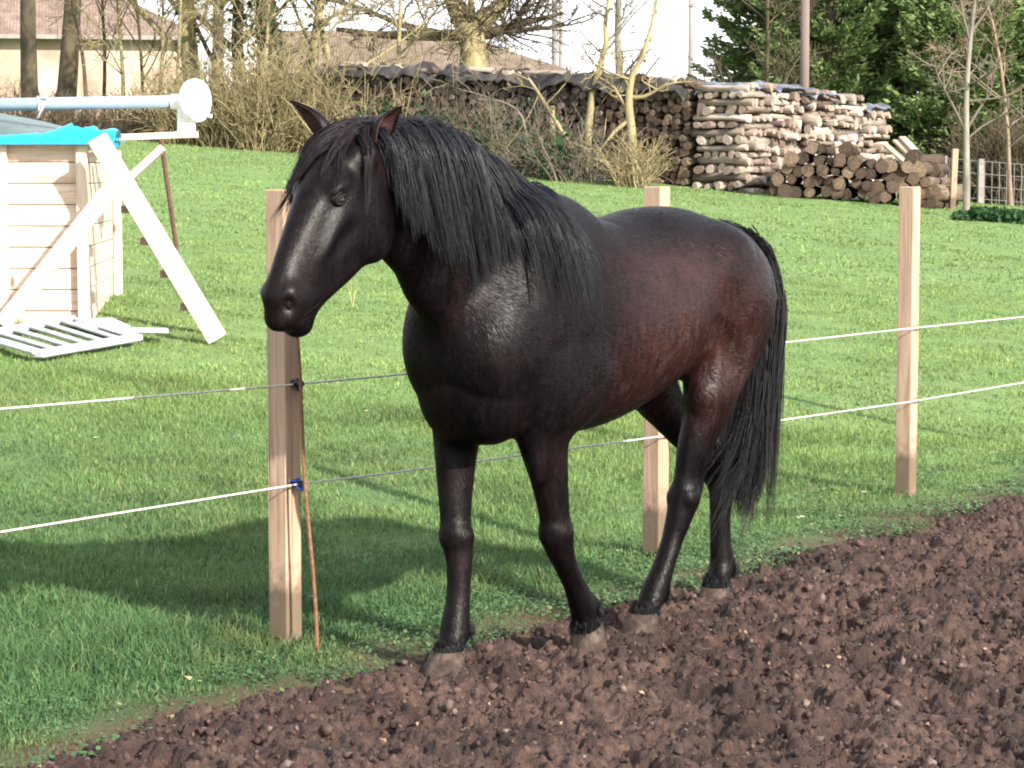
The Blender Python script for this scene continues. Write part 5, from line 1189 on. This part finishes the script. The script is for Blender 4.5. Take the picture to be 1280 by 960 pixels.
b_.build('wire_mesh',M_STEEL,parent=wf)
# low dark ivy at the foot of the slim tree
rg=np.random.RandomState(80); n=5000; px=rg.uniform(1190,1330,n); D=rg.uniform(37.2,38.6,n); X=(px-640)/3000*D; h_=.16*np.clip((px-1185)/30,0,1); P=np.stack([X,D,height(X,D)+rg.rand(n)*h_],-1); V,F_=leaves(P,.07,rg,asp=.9); mk('ground_ivy',V,F_,M_IVY,smooth=False,kind='stuff',label='low dark ivy on the ground at the foot of the slim tree')
# house at the left
def roofm(name,c1,c2,c3,sc=(1,1,1)):
    def f(nt,b):
        g=N(nt); v=g.coord(); w_=g.n('ShaderNodeTexWave'); w_.bands_direction='X'; g.L.new(v,w_.inputs[0]); w_.inputs['Scale'].default_value=3.4; w_.inputs['Distortion'].default_value=1.2; n=g.noise(v,2.2,5,.65); n2=g.noise(g.mapp(v,(8,1,8)),3,3)
        c=g.ramp(n,[(.3,c1),(.5,c2),(.7,c3)]); c=g.mix(g.ramp(n2,[(.4,.5),(.6,0)]),c,tuple(q*.5 for q in c1)); g.to(c,b,'Base Color'); g.bump(g.math('ADD',w_.outputs['Fac'],n),.35,.03,b)
    return mat(name,rough=.9,spec=.1,build=f)
def building(pa,pb,D,eave_py,ridge_py,depth,hipr,label,wall_m,roof_m,wins=(),name='house',skew=0.0,hipl=0):
    a=at(pa,100,D); b=at(pb,100,D+skew); z=min(hz(a[0],D),hz(b[0],D))-.3; he=at((pa+pb)/2,eave_py,D)[2]-z; hr=at((pa+pb)/2,ridge_py,D+depth/2)[2]-z
    t=empty(name,(a[0],D,z),math.atan2(b[1]-a[1],b[0]-a[0]),label=label,cat='building'); L=math.hypot(b[0]-a[0],b[1]-a[1])
    V=[];F_=[]; b_=MB(); th=.3
    b_.beam((0,th/2,he/2),(L,th/2,he/2),th,he,up=(0,0,1)); b_.beam((th,depth-th/2,he/2),(L-th,depth-th/2,he/2),th,he,up=(0,0,1)); b_.beam((th/2,th,he/2),(th/2,depth,he/2),th,he,up=(0,0,1)); b_.beam((L-th/2,th,he/2),(L-th/2,depth,he/2),th,he,up=(0,0,1)); b_.build('wall',wall_m,parent=t)
    o=.35; R0=(0-o,-o,he-.02);R1=(L+o,-o,he-.02);R2=(L+o,depth+o,he-.02);R3=(-o,depth+o,he-.02); A_=(hipl-o if hipl==0 else hipl,depth/2,hr);B_=(L+o-hipr,depth/2,hr); up_=.12
    V=[R0,R1,R2,R3,A_,B_]; V+=[(x_,y_,z_-up_) for x_,y_,z_ in V]; F_=[(0,1,5,4),(1,2,5),(2,3,4,5),(3,0,4),(7,6,10,11),(8,7,11),(9,8,11,10),(6,9,10),(0,6,7,1),(1,7,8,2),(2,8,9,3),(3,9,6,0)]
    mk('roof',V,F_,roof_m,parent=t,smooth=False); b_=MB(); b_.beam((-o,-o-.06,he-.09),(L+o,-o-.06,he-.09),.10,.12,up=(0,0,1),bev=.01); b_.build('gutter',M_PGR,parent=t)
    for (u,w,h,zz) in wins:
        f=MB(); f.beam((L*u-w/2,-.02,zz),(L*u-w/2,-.02,zz+h),.08,.06,up=(0,1,0)); f.beam((L*u+w/2,-.02,zz),(L*u+w/2,-.02,zz+h),.08,.06,up=(0,1,0)); f.beam((L*u-w/2+.04,-.02,zz+.04),(L*u+w/2-.04,-.02,zz+.04),.06,.08,up=(0,0,1)); f.beam((L*u-w/2+.04,-.02,zz+h-.04),(L*u+w/2-.04,-.02,zz+h-.04),.06,.08,up=(0,0,1)); fo_=f.build('window',M_GPOST,parent=t)
        g_=MB(); g_.beam((L*u,-.012,zz+.08),(L*u,-.012,zz+h-.08),w-.08,.02,up=(0,1,0)); g_.build('pane',mat('window_glass',(.04,.045,.05),.1,.5),parent=fo_)
    return t
M_CREAM=noise_mat('stained_cream_render',(.24,.165,.12),(.40,.31,.24),scale=.9,rough=.9,c3=(.52,.44,.35),bump=.2,stretch=(1,1,.6)); M_RF1=roofm('brown_roof_tiles',(.15,.105,.085),(.22,.165,.135),(.30,.235,.195)); M_RF2=roofm('mossy_barn_roof',(.13,.10,.075),(.20,.155,.115),(.27,.22,.155))
building(-260,236,70,40,-70,9,5.2,'cream rendered house with brown tiled roof behind the leftmost trees',M_CREAM,M_RF1,skew=2)
building(360,700,76,86,38,8,3.6,'low barn with mossy brown hipped roof beyond the long firewood stack',noise_mat('barn_wall',(.25,.2,.15),(.4,.33,.25),scale=2),M_RF2,name='barn',skew=1)
bush(40,210,66,.7,160,'twiggy brown hedge along the base of the cream house',M_TBR,75,sub=5,depth=.8,lean=.4,rad=.02,name='bare_hedge',cat='hedge')
bush(240,420,62,1.6,260,'twiggy hedge filling the gap between the house and the barn',M_TBR,76,sub=6,depth=1.4,lean=.4,rad=.02,name='bare_hedge',cat='hedge')
# =================== camera, light, sky ===================
cam=bpy.data.objects.new('camera',bpy.data.cameras.new('camera')); COL.objects.link(cam); SC.camera=cam
cam.location=(0,0,CAMH); cam.rotation_euler=(R(90)-PITCH,0,0); cam.data.lens=FPX/1280*36; cam.data.sensor_width=36; cam.data.clip_end=2000; cam.data.clip_start=.05
SUN_EL=R(30); sd_=np.array([.665,-.747]); sd_/=np.linalg.norm(sd_)
sv=np.array([sd_[0]*math.cos(SUN_EL),sd_[1]*math.cos(SUN_EL),math.sin(SUN_EL)])
sun=bpy.data.objects.new('sun',bpy.data.lights.new('sun','SUN')); COL.objects.link(sun)
from mathutils import Vector
sun.rotation_euler=Vector(sv).to_track_quat('Z','Y').to_euler(); sun.data.energy=4.1; sun.data.angle=R(.9); sun.data.color=(1,.93,.83)
w=bpy.data.worlds.new('World'); SC.world=w; w.use_nodes=True; nt=w.node_tree
bg=nt.nodes['Background']; g=N(nt)
sky=g.n('ShaderNodeTexSky'); sky.sky_type='NISHITA'; sky.sun_disc=False; sky.sun_elevation=SUN_EL; sky.sun_rotation=math.atan2(sd_[0],sd_[1])
sky.air_density=1.0; sky.dust_density=2.0; sky.ozone_density=1.0
# thin bright cloud veil over the blue
dv=g.coord('Generated'); nz=g.noise(g.mapp(dv,(1,1,2.5)),1.6,5,.55)
zz=g.sep(dv)[2]
veil=g.math('MULTIPLY',g.ramp(nz,[(.30,.55),(.62,1.0)]),g.ramp(zz,[(0,1.0),(.35,.75),(1,.35)]))
col=g.mix(veil,sky.outputs[0],(9.5,9.6,10.0))
nt.links.new(col,bg.inputs[0]); bg.inputs[1].default_value=.098
SC.view_settings.view_transform='Standard'; SC.view_settings.look='None'; SC.view_settings.exposure=1.40; SC.view_settings.gamma=1; SC.view_settings.use_curve_mapping=False
SC.cycles.use_denoising=True; SC.cycles.max_bounces=6; SC.cycles.transparent_max_bounces=6; SC.cycles.filter_width=2.0 if hasattr(SC.cycles,'filter_width') else 1.5
